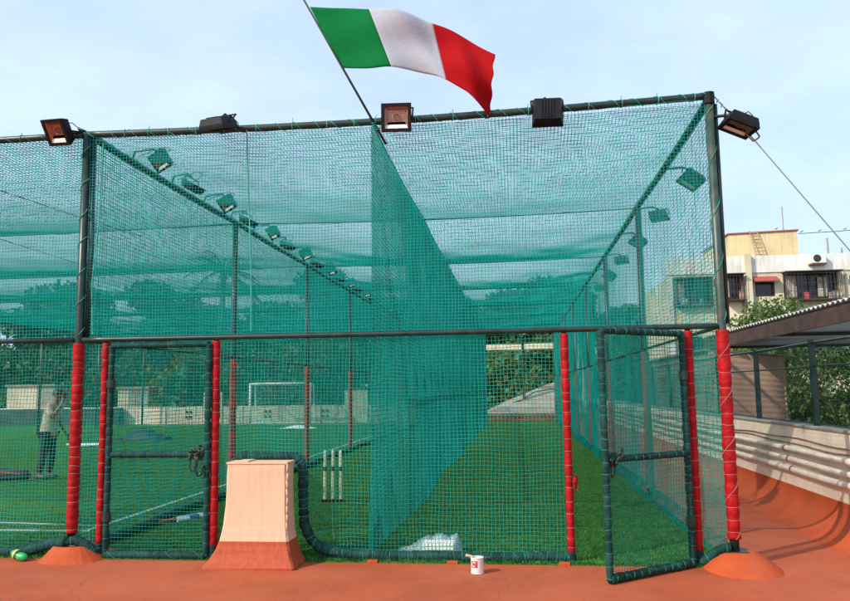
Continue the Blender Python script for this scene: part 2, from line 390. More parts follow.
# rails
def rail(name,pts,r,label,m=PIPE,lashed=None,cat='rail',group=None,pitch=.22):
    e=empty(name,pts[0],label,cat,group); o=Vector(pts[0])
    q=[Vector(p)-o for p in pts]
    MB().tube(q,r,12).build('pipe',m,e,smooth=True)
    if lashed: lash(q,r,pitch,.0035,random.Random(len(pts)+int(pts[0][2]*10)),lashed=='stubs').build('lashing',TEALTW,e,fix=False)
    return e
rail('top_rail',[(x,D,top_z(x)) for x in np.linspace(XL,XR,40)],.036,'dark pipe along the top edge of the main net front','' or PIPE,'stubs')
rail('top_rail',[(x,D,top_z(XL)+.006*(x-XL)) for x in np.linspace(-12,XL-.05,16)],.034,'dark pipe along the net top left of the left corner post',PIPE,'stubs')
rail('middle_rail',[(x,D-.02,M-.006*math.sin((x-XL)/6.3*math.pi)) for x in np.linspace(XL+.05,XR-.05,30)],.026,'dark green horizontal pipe above both doors',PIPE)
rail('middle_rail',[(x,D-.02,M) for x in np.linspace(-12,XL-.05,8)],.024,'thin horizontal pipe left of the left corner post',PIPE)

# ------------------------------------------------------------------ front nets
CF=.0355; RF=.0027
def Pf(x0,z0,seed,ay=.02,ax=.011,y=D):
    def P(A,B): 
        X=x0+A+wob(A*1.3,B*1.5,seed,ax)+wob(A*6,B*5,seed+7,.0035); Z=z0+B+wob(A*1.6,B*1.2,seed+1,ax)+wob(A*5,B*6,seed+8,.0045); Y=y+wob(A*.9,B*.9,seed+2,ay)
        return np.stack([X,Y,Z],-1)
    return P
def Pup(x0,x1):
    base=Pf(x0,0,21,.03,.010)
    def P(A,B):
        q=base(A,B); t=np.clip((x0+A-XL)/(XR-XL),0,1)
        ztop=H-.015+.045*t-.05*np.sin(np.pi*t)-.03
        # scalloped top edge where the net hangs from its lashings
        ztop=ztop-.012*np.abs(np.sin((x0+A)*np.pi/.55))
        f=B/(H-M); q[...,2]=M+(ztop-M)*f+ (q[...,2]-B)*np.minimum(1,np.minimum(f,1-f)*6)
        return q
    return P
e=empty('facade_net',(0,0,0),'upper net of the main front, above the doors and below the lit top pipe','net')
net_obj('mesh',Pup(XL+.05,XR-.05),XR-XL-.1,H-M,.033,150,60,.0025,(0,-1,0),NETU,e)
for pts in ([(-2.66,D-.03,4.26),(-2.63,D-.035,3.6),(-2.60,D-.02,2.9),(-2.585,D-.03,2.2)],[(-4.21,D-.03,4.2),(-4.22,D-.04,3.4),(-4.28,D-.03,2.7),(-4.25,D-.03,2.2)]):
    MB().tube(resample(pts,.1)[0],.007,5).build('seam_rope',TEALTW,e)
e=empty('facade_net',(0,0,0),'upper net left of the left corner post','net')
net_obj('mesh',Pup(-9.2,XL-.05),-XL-.05-.0+0 if False else (9.2+XL-.05),H-M,CF,100,60,RF,(0,-1,0),NETU,e)
# lower nets
e=empty('facade_net',(0,0,0),'lower net left of the left corner post with its bottom edge rolled in green wrap','net')
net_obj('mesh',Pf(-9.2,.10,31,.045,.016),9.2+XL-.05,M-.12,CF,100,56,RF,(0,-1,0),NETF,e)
padded('bottom_roll',[(-9.2,D,.05)]+[(x,D+.02*math.sin(x*3),.055+.008*math.sin(x*5)) for x in np.linspace(-9.1,-5.0,40)]+[(-4.85,D-.02,.07),(-4.68,D-.03,.115),(-4.55,D-.03,.15),(-4.40,D-.09,.165)],.056,GRNP,e,tie=.10,twine=DTW,twr=.0045,helix=.11,pinch=.17,tiename='twine')
e=empty('facade_net',(0,0,0),'narrow lower net between the left corner post and the slim post beside it','net')
net_obj('mesh',Pf(-4.36,.13,33,.012,.008),.21,M-.15,CF,4,50,RF,(0,-1,0),NETF,e)
padded('bottom_roll',[(-4.42,D-.07,.155),(-4.33,D-.05,.175),(-4.22,D-.04,.12),(-4.13,D-.03,.045)],.05,GRNP,e,tie=.10,twine=DTW,twr=.005,helix=.08,pinch=.16)
# central panel around the pillar
X0=-2.90; X1=.42
rollpath=[(-2.88,D+.02,.06),(-2.80,D+.02,.10),(-2.775,D+.02,.30),(-2.77,D+.02,.80),(-2.745,D+.02,.93),(-2.66,D+.02,.975),(-2.45,D+.02,.965),(-2.2,D+.02,.975),(-2.12,D+.02,.965),(-2.065,D+.02,.89),(-2.06,D+.02,.5),(-2.05,D+.02,.34),(-1.99,D+.02,.20),(-1.88,D+.01,.11),(-1.70,D+.01,.068)]+[(x,D+.01*math.sin(4*x),.055+.006*math.sin(7*x)) for x in np.linspace(-1.4,.46,14)]
def keepc(a,b):
    x=X0+a; z=.07+b
    inside=(x>-2.80)&(x<-2.06)&(z<.96)
    corner=(x>=-2.06)&(x<-1.70)&(z< .06+.42*np.clip((-1.70-x)/.35,0,1)**2.2)
    return ~(inside|corner)
e=empty('facade_net',(0,0,0),'widest lower net panel between the slim red post by the pillar and the open doorway','net')
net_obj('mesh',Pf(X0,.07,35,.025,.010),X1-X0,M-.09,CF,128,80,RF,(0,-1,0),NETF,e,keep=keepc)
padded('bottom_roll',rollpath,.051,GRNP,e,tie=.095,twine=DTW,twr=.0040,helix=.12,pinch=.17)
e=empty('facade_net',(0,0,0),'narrow lower net between the open door and the right corner post','net')
net_obj('mesh',Pf(1.64,.16,37,.012,.008),.22,M-.18,CF,4,50,RF,(0,-1,0),NETF,e)
padded('bottom_roll',[(1.60,D-.03,.03),(1.66,D-.04,.07),(1.75,D-.05,.145),(1.86,D-.05,.175)],.042,GRNP,e,tie=.09,twine=DTW,twr=.004,helix=.08)

# ------------------------------------------------------------------ doors
def door(loc,rz,wid,label,midz,knots):
    # local: hinge at x=0, door spans x 0..wid, y=0 plane
    e=empty('net_door',loc,label,'door',None,rz)
    r=.031; h=2.08; r0=.042
    fr=[('hinge_stile',[(0,0,.03),(0,0,h)]),('free_stile',[(wid,0,.03),(wid,0,h)]),('top_bar',[(.0,0,h),(wid,0,h)]),('bottom_bar',[(0,0,r0),(wid,0,r0)]),('middle_bar',[(0.03,0,midz),(wid-.03,0,midz)])]
    for nme,p in fr:
        padded(nme,p,r if nme!='bottom_bar' else .038,GRNP,e,tie=.095,twine=DTW,twr=.003,helix=.30 if nme=='bottom_bar' else 0,pinch=.15)
    def P(A,B):
        return np.stack([.02+A+wob(A*1.4,B*1.2,51,.007),wob(A*2,B*2,52,.010),.06+B+wob(A*1.5,B*1.7,53,.009)],-1)
    net_obj('mesh',P,wid-.04,h-.08,CF,30,56,RF,(0,1,0),NETF,e)
    mb=MB(); rk=random.Random(int(wid*100)+5)
    kx=wid-.10 if knots>0 else .09
    for k in range(14):
        c=Vector((kx+rk.uniform(-.07,.05),rk.uniform(-.05,.02),midz+rk.uniform(-.04,.05))); 
        q=[c+Vector((rk.uniform(-.05,.05),rk.uniform(-.03,.03),rk.uniform(-.05,.05))) for _ in range(4)]
        mb.tube(resample(q,.02)[0],.009,6)
    lp=[(kx-.05,-.04,midz-.02),(kx-.06,-.05,midz-.11),(kx-.03,-.05,midz-.16),(kx+.01,-.045,midz-.12),(kx+.02,-.04,midz-.02)]
    mb.tube(resample(lp,.02)[0],.010,6); mb.tube(resample([(p[0]+.055,p[1],p[2]+.0-.02*i) for i,p in enumerate(lp)],.02)[0],.013,6)
    mb.build('knotted_latch_cloth',PIPE,e,smooth=True)
    for z in (.4,1.7): MB().tube([(-.0,0,z-.04),(-.0,0,z+.04)],.044,10).build('hinge',PIPE,e)
    return e
door((-4.03,D-.04,0),0,1.02,'closed green padded net door at the left between two red posts',1.0,1)
dx,dy=.725-1.525,6.575-7.225
door((1.525,7.225,0),math.atan2(dy,dx),math.hypot(dx,dy),'open green padded net door swung out towards the viewer at the right',1.0,1)

# ------------------------------------------------------------------ peach pillar
def pillar():
    e=empty('pillar',(-2.42,7.1,0),'flared peach painted pillar with terracotta base standing in front of the net','pillar')
    zs=[0,.02,.06,.12,.18,.235,.32,.42,.56,.75,.93,.965]
    def half(z):
        f=math.exp(-max(0,z-.02)/.17); return f
    def ringp(z):
        f=half(z); fx=.5*math.exp(-z/.3)*.12
        x0=-.285-.165*f-.02*math.exp(-z/.5); x1=.285+.115*f; y0=-.10-.12*f; y1=.13+.03*f
        b=.018
        return [(x0+b,y0),(x1-b,y0),(x1,y0+b),(x1,y1),(x0,y1),(x0,y0+b)]
    def part(name,zz,m,capb,capt):
        V=[];F=[];n=6
        for z in zz:
            for x,y in ringp(z): V.append((x+random.uniform(-.002,.002),y+random.uniform(-.003,.003),z))
        for k in range(len(zz)-1):
            for j in range(n): q=(j+1)%n; F.append((k*n+j,k*n+q,(k+1)*n+q,(k+1)*n+j))
        if capt: F.append(tuple((len(zz)-1)*n+j for j in range(n)))
        if capb: F.append(tuple(range(n-1,-1,-1)))
        MB().add(V,F).build(name,m,e)
    part('base',[0,.01,.02,.05,.08,.12,.16,.2,.235],BRICK,True,False)
    part('shaft',[.235,.27,.31,.37,.44,.54,.68,.82,.90,.935],PEACH,False,True)
    mb=MB(); mb.box(-.292,.298,-.108,.14,.930,.948,.004); 
    mb.box(-.2,-.08,-.10,.1,.948,.96,.004)
    mb.build('capping',PEACH,e)
    mb=MB()
    for k in range(9):
        a=random.uniform(.3,.9)
        mb.tube([(.292+.01*random.random(),-.105,.93-k*.075),(.296+.006*random.random(),-.108,.93-(k+1)*.075)],[.008,.010],6)
    mb.build('mortar_edge',PEACH,e,smooth=True)
pillar()
for x in (-1.37,-.62,.40):
    tag(shift(MB().box(-.05,.05,-.05,.05,-.001,.028,.004),(x,D-.03,0)).build('support_block',COVE),{-1.37:'small terracotta block under the green roll, nearest the pillar',-.62:'small terracotta block under the green roll, just left of the paint can',.40:'small terracotta block under the green roll, at the open doorway'}[x],'block','terracotta blocks under the green roll')

# ------------------------------------------------------------------ rows of posts, inner nets
def row_net(name,x,y0,y1,z0,z1,cell,r,label,seed,amp=.014,bottombulge=0.0,m=NET,hsag=0):
    L=y1-y0
    def P(A,B):
        f=B/(z1-z0)
        X=x+wob(A*.8,B*.9,seed,amp)*np.sin(np.pi*np.clip(f,0.02,.98))+bottombulge*(1-f)**3*np.sin(A*.9+seed)
        return np.stack([X,y0+A+wob(A*1.1,B*1.2,seed+1,.01),z0+B-hsag*f*np.sin(np.pi*((A%BAY)/BAY))],-1)
    e=empty(name,(0,0,0),label,'net')
    net_obj('mesh',P,L,z1-z0,cell,int(L/.3),10,r,(1,0,0),m,e)
    return e
nl=row_net('side_net',XL,D+.05,YE,.10,H-.05,.046,.0032,'long inner net wall running back from the left corner post under the row of lamps',61,hsag=.04)
padded('bottom_roll',[(XL+.05*math.sin(y*1.7),y,.065) for y in np.linspace(D+.15,YE,60)],.05,GRNP,nl,tie=.5,n=8)
nr=row_net('side_net',XR,D+.05,YE,.16,H-.03,.046,.0026,'right hand net wall running back from the right corner post',64,bottombulge=.05,hsag=.05)
# loose teal skirt of the right net lying on the turf
def sk(x,seed,w,y0=D+.2):
    def P(A,B):
        X=x-.02-B*.8+.03*np.sin(A*2.1+seed)*B/w; Z=.16*(1-B/w)**2+.022+.015*np.abs(np.sin(A*5+seed))
        return np.stack([X,y0+A,Z],-1)
    return P
net_obj('skirt',sk(XR+.01,1,.11),YE-D-.4,.11,.03,100,6,.0030,(0,0,1),NET,nr)
dv=row_net('divider_net',XD,D+.06,YE,.02,H-.04,.046,.0038,'dividing net hanging lengthwise down the middle of the cage, behind the black flagpole',67,amp=.02,bottombulge=.05,hsag=.04)
rail('divider_cable',[(XD,y,H-.02-.05*math.sin(math.pi*((y-D)%BAY)/BAY)) for y in np.linspace(D,YE,60)],.009,'dark cable holding the top of the dividing net',WIRE,cat='cable')
row_net('side_net',XF,D+.05,YE,.10,H-.05,.06,.0028,'outer net wall on the far left side of the football pitch',70)
ordn=['first','second','third','fourth','fifth','sixth','seventh','eighth']
for k in range(1,NB+1):
    y=D+BAY*k
    post(XL,y,f'{ordn[k-1]} inner post of the left lamp row counted from the front, red padded below',.02,H,.045,PIPE,.055,REDF,group='red padded posts under the left lamp row',tie=.4,base=False,name='row_post')
    post(XR,y,f'{ordn[k-1]} inner post of the right net wall counted from the front, faded padding below',.02,H,.045,PIPE,.055,FADED,group='posts along the right net wall',tie=.4,base=False,name='row_post')
    post(XF,y,f'{ordn[k-1]} post along the far left side of the pitch counted from the front',.02,H,.045,PIPE,None,None,group='posts along the far left side of the pitch',base=False,name='row_post')
for x,lb in ((XL,'left lamp row'),(XR,'right net wall')):
    rail('side_top_rail',[(x,y,H-.01-.02*math.sin(math.pi*((y-D)%BAY)/BAY)) for y in np.linspace(D+.05,YE,50)],.040,f'dark pipe running back along the top of the {lb}',PIPE,'stubs',pitch=.14)
    rail('side_middle_rail',[(x,y,M) for y in np.linspace(D+.05,YE,20)],.018,f'thin dark pipe running back at door height along the {lb}',PIPE)
rail('side_top_rail',[(XF,D,H),(XF,YE,H)],.035,'dark pipe along the top of the far left net wall')
# ceilings
def ceil(name,x0,x1,cell,r,sag,label,seed,xseg):
    def P(A,B):
        X=x0+A; Y=D+.05+B; f=(B%BAY)/BAY; u=A/(x1-x0)
        prof=np.sin(np.pi*np.clip(B/BAY-np.floor(B/BAY+1e-6),0,1))
        edge=1-np.abs(2*u-1)**2.2
        bayamp=1+.35*np.sin(np.floor(B/BAY+1e-6)*2.1+seed)
        cab=-.05*(1-(2*u-1)**2)
        Z=H-.03+cab-sag*prof*edge*bayamp+wob(X*.7,Y*.8,seed,.025)*prof
        return np.stack([X+wob(X*.8,Y*.7,seed+3,.012),Y+wob(X*.6,Y*.9,seed+4,.012),Z],-1)
    e=empty(name,(0,0,0),label,'net')
    net_obj('mesh',P,x1-x0,YE-D-.05,cell,xseg,105,r,(0,0,1),NETC,e)
    return e
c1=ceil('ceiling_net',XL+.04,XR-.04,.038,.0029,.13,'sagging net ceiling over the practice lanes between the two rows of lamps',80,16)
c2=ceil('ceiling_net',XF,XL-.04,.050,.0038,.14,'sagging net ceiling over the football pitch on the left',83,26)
for k in range(1,NB+1):
    y=D+.05+BAY*k
    rail('cross_cable',[(x,y,H-.03-.05*(1-((x-(XL+XR)/2)/3.16)**2)) for x in np.linspace(XL,XR,12)],.011,f'{ordn[k-1]} cable across the lane ceiling counted from the front',mat('teal_cable',(.01,.12,.10),.7),cat='cable',group='cables across the lane ceiling')
    rail('cross_cable',[(x,y,H-.03-.06*(1-((x-(XL+XF)/2)/7.3)**2)) for x in np.linspace(XF,XL,16)],.011,f'{ordn[k-1]} cable across the pitch ceiling counted from the front',mat('teal_cable',(.01,.12,.10),.7),cat='cable',group='cables across the pitch ceiling')
rail('stay_wire',[(-6.9,D+.1,H-.03),(-6.5,8.8,H-.12),(-6.31,10.3,H-.14),(-6.2,12,H-.1)],.006,'nearer thin dark wire slanting under the pitch ceiling',WIRE,cat='wire')
rail('stay_wire',[(-8.3,D+.1,H-.03),(-8.61,11.76,H-.1),(-8.75,14.4,H-.1),(-8.8,16.2,H-.06)],.007,'farther thin dark wire slanting under the pitch ceiling',WIRE,cat='wire')
# back nets: pitch and left lane (right lane end stays open)
def Pb(x0,z0,seed):
    def P(A,B): return np.stack([x0+A,YE+wob(A*.8,B*.8,seed,.06),z0+B+wob(A,B,seed+1,.02)],-1)
    return P
e=empty('back_net',(0,0,0),'net closing the far end of the football pitch','net')
net_obj('mesh',Pb(XF,.1,90),XL-XF,H-.15,.10,50,12,.0036,(0,-1,0),NET,e)
e=empty('back_net',(0,0,0),'net closing the far end of the left practice lane','net')
net_obj('mesh',Pb(XL,.1,92),XD-XL,H-.15,.07,20,12,.0036,(0,-1,0),NET,e)
rail('back_rail',[(XF,YE,H-.02),(XL,YE,H-.02),(XR,YE,H-.02)],.035,'dark pipe along the top of the far end of the cage')

# ------------------------------------------------------------------ floodlights
def flood_proto(body=BLACK):
    """local frame: face looks to -Y, x right, z up"""
    parts=[]
    w,h=.158,.148
    hb=MB()
    V=[(-w,-.0,-h),(w,-.0,-h),(w,-.0,h),(-w,-.0,h),(-w*.97,.035,-h*.97),(w*.97,.035,-h*.97),(w*.97,.035,h*.97),(-w*.97,.035,h*.97),(-w*.84,.108,-h*.80),(w*.84,.108,-h*.80),(w*.84,.108,h*.80),(-w*.84,.108,h*.80)]
    F=[]
    for k in (0,4):
        for j in range(4): q=(j+1)%4; F.append((k+j,k+q,k+4+q,k+4+j))
    F.append((8,9,10,11)); hb.add(V,F)
    for i in range(5):
        x=(-.4+.2*i)*w; hb.box(x-.004,x+.004,.10,.120,-h*.7,h*.7)
    parts.append(('housing',hb,body))
    bz=MB(); t=.030
    for x0,x1,z0,z1 in ((-w-.006,w+.006,h-t,h+.006),(-w-.006,w+.006,-h-.006,-h+t),(-w-.006,-w+t,-h+t,h-t),(w-t,w+.006,-h+t,h-t)):
        bz.box(x0,x1,-.020,.006,z0,z1)
    parts.append(('bezel',bz,body))
    rf=MB(); a,b=w-t,h-t
    rf.add([(-a,-.004,-b),(a,-.004,-b),(a,-.004,b),(-a,-.004,b),(-a*.72,.028,-b*.35),(a*.72,.028,-b*.35),(a*.72,.028,b*.72),(-a*.72,.028,b*.72)],[(1,2,6,5),(2,3,7,6),(3,0,4,7),(4,5,6,7)])
    parts.append(('reflector',rf,REFL))
    lw=MB(); lw.add([(-a,-.003,-b),(a,-.003,-b),(a*.9,.012,-b*.62),(-a*.9,.012,-b*.62)],[(0,1,2,3)]); parts.append(('reflector_glint',lw,REFLW))  # tilted pale plane stands in for the sun glint low in the lamp face
    bu=MB(); ring=[(.032*math.cos(q),.014,.012+.032*math.sin(q)) for q in [2*math.pi*k/16 for k in range(17)]]; bu.tube(ring,.006,6,cap=False); parts.append(('lamp_tube',bu,BULB))
    return parts
PROTO={}
def flood(loc,xv,dv_,label,group,hook,body=BLACK,cable=None,arm=None,sc=.9):
    e=empty('floodlight',loc,label,'floodlight',group)
    x=Vector(xv).normalized(); z=-Vector(dv_); z=(z-x*z.dot(x)).normalized(); y=z.cross(x)
    Mx=Matrix((x,y,z)).transposed().to_4x4()@Matrix.Scale(sc,4)
    key=body.name
    if key not in PROTO: PROTO[key]=[(n,mb.build(n,m),m) for n,mb,m in flood_proto(body)]; fresh=True
    else: fresh=False
    for n,o,m in PROTO[key]:
        c=o if fresh else o.copy()
        if not fresh: COL.objects.link(c)
        c.parent=e; c.matrix_local=Mx
    # yoke: from the housing's sides to the hook point (given relative to loc)
    hk=Vector(hook); mb=MB()
    sa=Mx@Vector((-.168,.045,0)); sb=Mx@Vector((.168,.045,0)); mid=(sa+sb)/2
    dirh=(hk-mid).normalized(); off=dirh*min(.19,(hk-mid).length*.8)
    off=off-x*off.dot(x)*.6
    mb.tube([sa,sa+off],.009,6); mb.tube([sb,sb+off],.009,6); mb.tube([sa+off,sb+off],.009,6)
    mb.tube([mid+off,hk],.014,8)
    mb.build('bracket',body,e)
    if arm: MB().tube([hk]+[Vector(p) for p in arm],.015,8).build('mounting_arm',PIPE,e,smooth=True)
    if cable: MB().tube(resample([Vector(p) for p in cable],.03)[0],.005,5).build('cable',WIRE,e,smooth=True)
    return e
G='floodlights along the front top pipe'
flood((-4.66,7.14,4.30),(.29,-.09,-.03),(.117,.12,-.24),'floodlight with copper toned face tilted sideways left of the left corner post',G,(.20,.14,.03),PURP,arm=[(.16,.12,.08),(.25,.16,.04)],cable=[(.03,.08,.1),(.1,.1,.14),(.2,.13,.05)])
flood((-2.90,7.12,4.245),(1,-.25,.0),(.04,.93,.32),'black floodlight pointing down above the closed door',G,(.04,.08,.17),BLACK,arm=[(.04,.16,.06)],cable=[(.05,.05,.05),(.10,.05,.15),(.16,.12,.08),(.14,.17,.0)])
flood((-1.09,7.12,4.25),(1,.02,-.02),(.0,.16,-1),'square floodlight with copper toned face looking straight out beside the flagpole foot',G,(0,.13,.17),PURP,arm=[(0,.18,.05)])
flood((.375,7.13,4.215),(-1,.02,.03),(0,-.15,-.98),'black floodlight seen from behind on the right half of the top pipe',G,(-.02,.10,.19),BLACK,arm=[(-.02,.17,.10)])
flood((2.125,7.16,3.99),(.245,.038,-.10),(-.04,.29,-.015),'black floodlight hanging outside the right corner post',G,(.03,.02,.14),BLACK,arm=[(-.05,.10,.16),(-.18,.14,.16)],cable=[(.03,.05,.12),(.12,.06,.17),(.16,.04,.10),(.12,.02,.0)])
for k in range(28):
    y=8.25+k*1.045
    if k%2==0: xv,dn,hx=(.80,-.55,.15),(.35,.42,-.75),.34
    else: xv,dn,hx=(.35,.9,.02),(.75,-.25,-.45),.30
    j=random.Random(k)
    flood((XL+hx,y,H-.03),Vector(xv)+Vector((j.uniform(-.15,.15),)*3),dn,f'floodlight {k+1} counted from the front along the left lamp row, '+('facing forward' if k%2==0 else 'facing the pitch'),'floodlights along the left lamp row',
          (-.04,0,.12),BLACK,arm=[(-.09,0,.15),(-hx+.03,0,.13),(-hx,0,.03)],cable=[(-.02,.03,.04),(.10,.08,.16),(-.02,.12,.21),(-hx+.02,.1,.1)],sc=.74)
for k in range(9):
    y=9.9+k*2.15; j=random.Random(k+50)
    flood((XR+.40,y,H-.10+j.uniform(-.02,.02)),[(.75,.2,-.45),(.9,-.3,.05)][k%2],[(-.30,.75,-.35),(.05,.95,-.12)][k%2],f'floodlight number {k+1} from the front hanging outside the right net wall','floodlights along the right net wall',
          (-.02,0,.15),BLACK,arm=[(-.10,0,.18),(-.37,0,.16),(-.40,0,.05)],cable=[(0,.03,.04),(.09,.06,.1),(.02,.02,.19)],sc=.85)

# ------------------------------------------------------------------ flag
FT=[(-2.0,5.53),(-1.69,5.50),(-1.38,5.454),(-1.05,5.385),(-.733,5.268),(-.42,5.08),(-.118,4.815)]
FB=[(-1.663,4.852),(-1.40,4.82),(-1.147,4.808),(-.86,4.765),(-.60,4.648),(-.40,4.48),(-.181,4.255)]
def lerpc(C,s):
    n=len(C)-1; i=min(n-1,int(s*n)); f=s*n-i
    p0=C[max(0,i-1)];p1=C[i];p2=C[i+1];p3=C[min(n,i+2)]
    return [0.5*((2*p1[d])+(-p0[d]+p2[d])*f+(2*p0[d]-5*p1[d]+4*p2[d]-p3[d])*f*f+(-p0[d]+3*p1[d]-3*p2[d]+p3[d])*f**3) for d in (0,1)]
fl=empty('flag',(-2.0,D-.05,5.5),'green, white and red striped flag flying from the black pole','flag')
def fpt(s,t):
    a=lerpc(FT,s); b=lerpc(FB,s)
    x=a[0]+(b[0]-a[0])*t; z=a[1]+(b[1]-a[1])*t
    y=-.05*s+ s*(.10*math.sin(s*11+t*2.2)+.04*math.sin(s*23-t*3)) + .02*math.sin(s*7+t*9)*(.3+s)
    x+=.012*math.sin(t*21+1)*max(0,s-.8)*5*.7
    return (x+2.0,y,z-5.5)
for nme,s0,s1,m in (('green_stripe',0,.333,mat('flag_green',(.006,.215,.055),.85,spec=.1,bump=.2,bscale=30,trans=.3)),('white_stripe',.333,.667,mat('flag_white',(.56,.57,.64),.85,spec=.1,bump=.2,bscale=30,trans=.3)),('red_stripe',.667,1,mat('flag_red',(.44,.008,.012),.85,spec=.1,bump=.2,bscale=30,trans=.3))):
    nu_,nv_=26,22; V=[];F=[]
    for i in range(nu_+1):
        for j in range(nv_+1): V.append(fpt(s0+(s1-s0)*i/nu_,j/nv_))
    for i in range(nu_):
        for j in range(nv_): q=i*(nv_+1)+j; F.append((q,q+1,q+nv_+2,q+nv_+1))
    o=MB().add(V,F).build(nme,m,fl,smooth=True,fix=False)
    sm=o.modifiers.new('thick','SOLIDIFY'); sm.thickness=.002
pdir=Vector((-2.065+1.335,0,5.615-4.253)).normalized()
p0=Vector((-1.335,D-.045,4.253))
fp=empty('flagpole',p0-pdir*.25,'thin black flagpole leaning left from the top pipe','pole')
MB().tube([(0,0,0),pdir*1.2,pdir*2.55],[.013,.011,.008],8).build('pole',WIRE,fp,smooth=True)
tb=MB()
for k in range(4): 
    c=pdir*(.19+.025*k); tb.tube([c+Vector((.02*math.cos(q),.045*math.sin(q)+.02,.02*math.sin(q))) for q in [2*math.pi*i/12 for i in range(13)]],.005,5,cap=False)
tb.build('tie',TEALTW,fp)

# ------------------------------------------------------------------ guy cable on the right
gc=empty('guy_cable',(XR+.04,D,H+.04),'twisted steel cable running down to the right from the right corner post','cable')
pts=[Vector((0,0,0)),Vector((.285,-.07,-.42)),Vector((1.0,-.42,-1.69)),Vector((1.78,-.76,-3.23))]
MB().tube(resample(pts,.1)[0],.0055,7).build('wire',STEEL,gc,smooth=True)
mb=MB()
for k in range(26):
    t=k/25; c=pts[0].lerp(pts[1],t); mb.tube([c+Vector((math.cos(k*2.1)*.016,math.sin(k*2.1)*.016,0)),c+Vector((math.cos(k*2.1+1.5)*.016,math.sin(k*2.1+1.5)*.016,-.02))],.006,5)
c=pts[1]
mb.tube(resample([c,c+Vector((.05,-.02,.03)),c+Vector((.09,-.03,-.05)),c+Vector((.03,-.03,-.09)),c+Vector((-.02,-.02,-.02))],.02)[0],.008,5)
mb.build('turnbuckle_wrap',RUST,gc)
# ------------------------------------------------------------------ right parapet, pipes
pw=empty('parapet_wall',(3.45,12,0),'cream painted parapet wall with pipes on its face, along the right side','wall')
MB().box(0,.17,-18,25.9,.02,1.08).build('wall',CREAMW,pw)
MB().box(-.02,.20,-18,25.9,1.083,1.115,.006).build('coping',CONC,pw)
for z,r,m,lb in ((.80,.034,PVC,'uppermost of the three pale pipes on the parapet face'),(.675,.034,PVC,'middle one of the three pale pipes on the parapet face'),(.555,.038,PVC,'lowest of the three pale pipes on the parapet face')):
    e=empty('water_pipe',(3.40,0,z),lb,'pipe','pale pipes along the parapet')
    MB().tube([(0,-6,0)]+[(.008*math.sin(y*2),y,.006*math.sin(y*1.3+z*9)) for y in np.linspace(-4,36,60)],r,12).build('pipe',m,e,smooth=True)
    for y in np.arange(4,30,1.9): MB().tube([(0,y+z*.8-.015,0),(0,y+z*.8+.015,0)],r+.005,12).box(0,.05,y+z*.8-.012,y+z*.8+.012,-.008,.008).build('clip',RUST if int(y)%3==0 else PVC,e)
for z,lb in ((.925,'upper thin rusty cable drooping along the parapet face'),(.87,'lower thin rusty cable drooping along the parapet face')):
    o=MB().tube([(3.435-.004*math.sin(y*3),y,z+.012*math.sin(y*1.1+z*30)+.008*math.sin(y*3.3)) for y in np.linspace(-5,36,140)],.008,6).build('wall_cable',RUST,smooth=True)
    tag(o,lb,'cable')
# far parapet
fw=empty('parapet_wall',(0,38.0,0),'beige parapet wall across the far end of the terrace','wall')
def bxp(name,m,*a): return MB().box(*a).build(name,m,fw)
bxp('wall',CREAMW,-40,-9.0,0,.2,.0,.90); bxp('wall',CREAMW,-8.998,XD-.2,0,.2,0,.88); bxp('low_wall',CREAMW,XD-.198,3.4,0,.2,.27,.46); bxp('raised_panel',CREAMW,-8.57,-7.39,-.06,-.003,0,1.62)
bxp('raised_panel',CREAMW,-16.0,-15.0,-.06,-.003,0,1.62)
bxp('red_base',mat('dusty_terracotta',(.27,.10,.06),.8,var=.2,scale=3),XD-.198,3.4,-.10,.18,0,.267)
for z in (.33,.39): MB().tube([(XD-.2,-.03,z),(3.4,-.03,z)],.02,8).build('pipe',CONC,fw)
for x in np.arange(-18,-3,2.05): bxp('batten',CONC,x-.02,x+.02,-.035,-.004,.02,.86)
for x in (-16.9,-12.7,-9.7,-7.6,-3.6):
    for dx in (0,.22):
        for z in (.35,.62): MB().tube([(x+dx,-.04,z),(x+dx,-.004,z)],.07,12).build('dark_cap',PIPE,fw)
dk=MB().box(-40,-20.3,37.5,37.9,0,.86); tag(dk.build('wall_shade',mat('dark_wall_shade',(.030,.055,.052),.8,var=.3,scale=2,bump=.5,bscale=4)),'dark strip before the far parapet at the left, coloured as the shaded wall','wall_shade')  # dark box before the parapet; the wall's shade is put into its colour

# sloping canopy sheet beyond the open far end with a hose on it
sr_=empty('sheet_roof',(0,40,0),'light grey sheet roof rising to the right beyond the open far end of the lane','roof')
MB().add([(-1.6,0,.45),(3.6,0,.30),(4.6,6,2.6),(-.9,6.5,.75),(-1.6,0,.40),(3.6,0,.25),(4.6,6,2.55),(-.9,6.5,.70),(1.6,4,1.75),(1.6,4,1.7)],[(0,1,8),(1,2,8),(2,3,8),(3,0,8),(4,5,9),(5,6,9),(6,7,9),(7,4,9),(0,1,5,4),(1,2,6,5),(2,3,7,6),(3,0,4,7)]).build('sheet',mat('grey_sheet',(.29,.25,.20),.7,var=.12,scale=1.5,bump=.3,bscale=3),sr_)
MB().tube(resample([(-1.4,1.3,.75),(-.4,1.2,.78),(.3,1.5,.98),(1.0,1.6,1.40),(1.9,1.6,1.55),(3.0,1.4,1.35)],.1)[0],.03,6).build('hose',WIRE,sr_,smooth=True)
for x,y,z in ((-1.4,.2,.40),(3.4,.2,.25),(4.3,5.6,2.4),(-.7,6,.6)): MB().tube([(x,y,-9),(x,y,z)],.05,8).build('leg',PIPE,sr_)

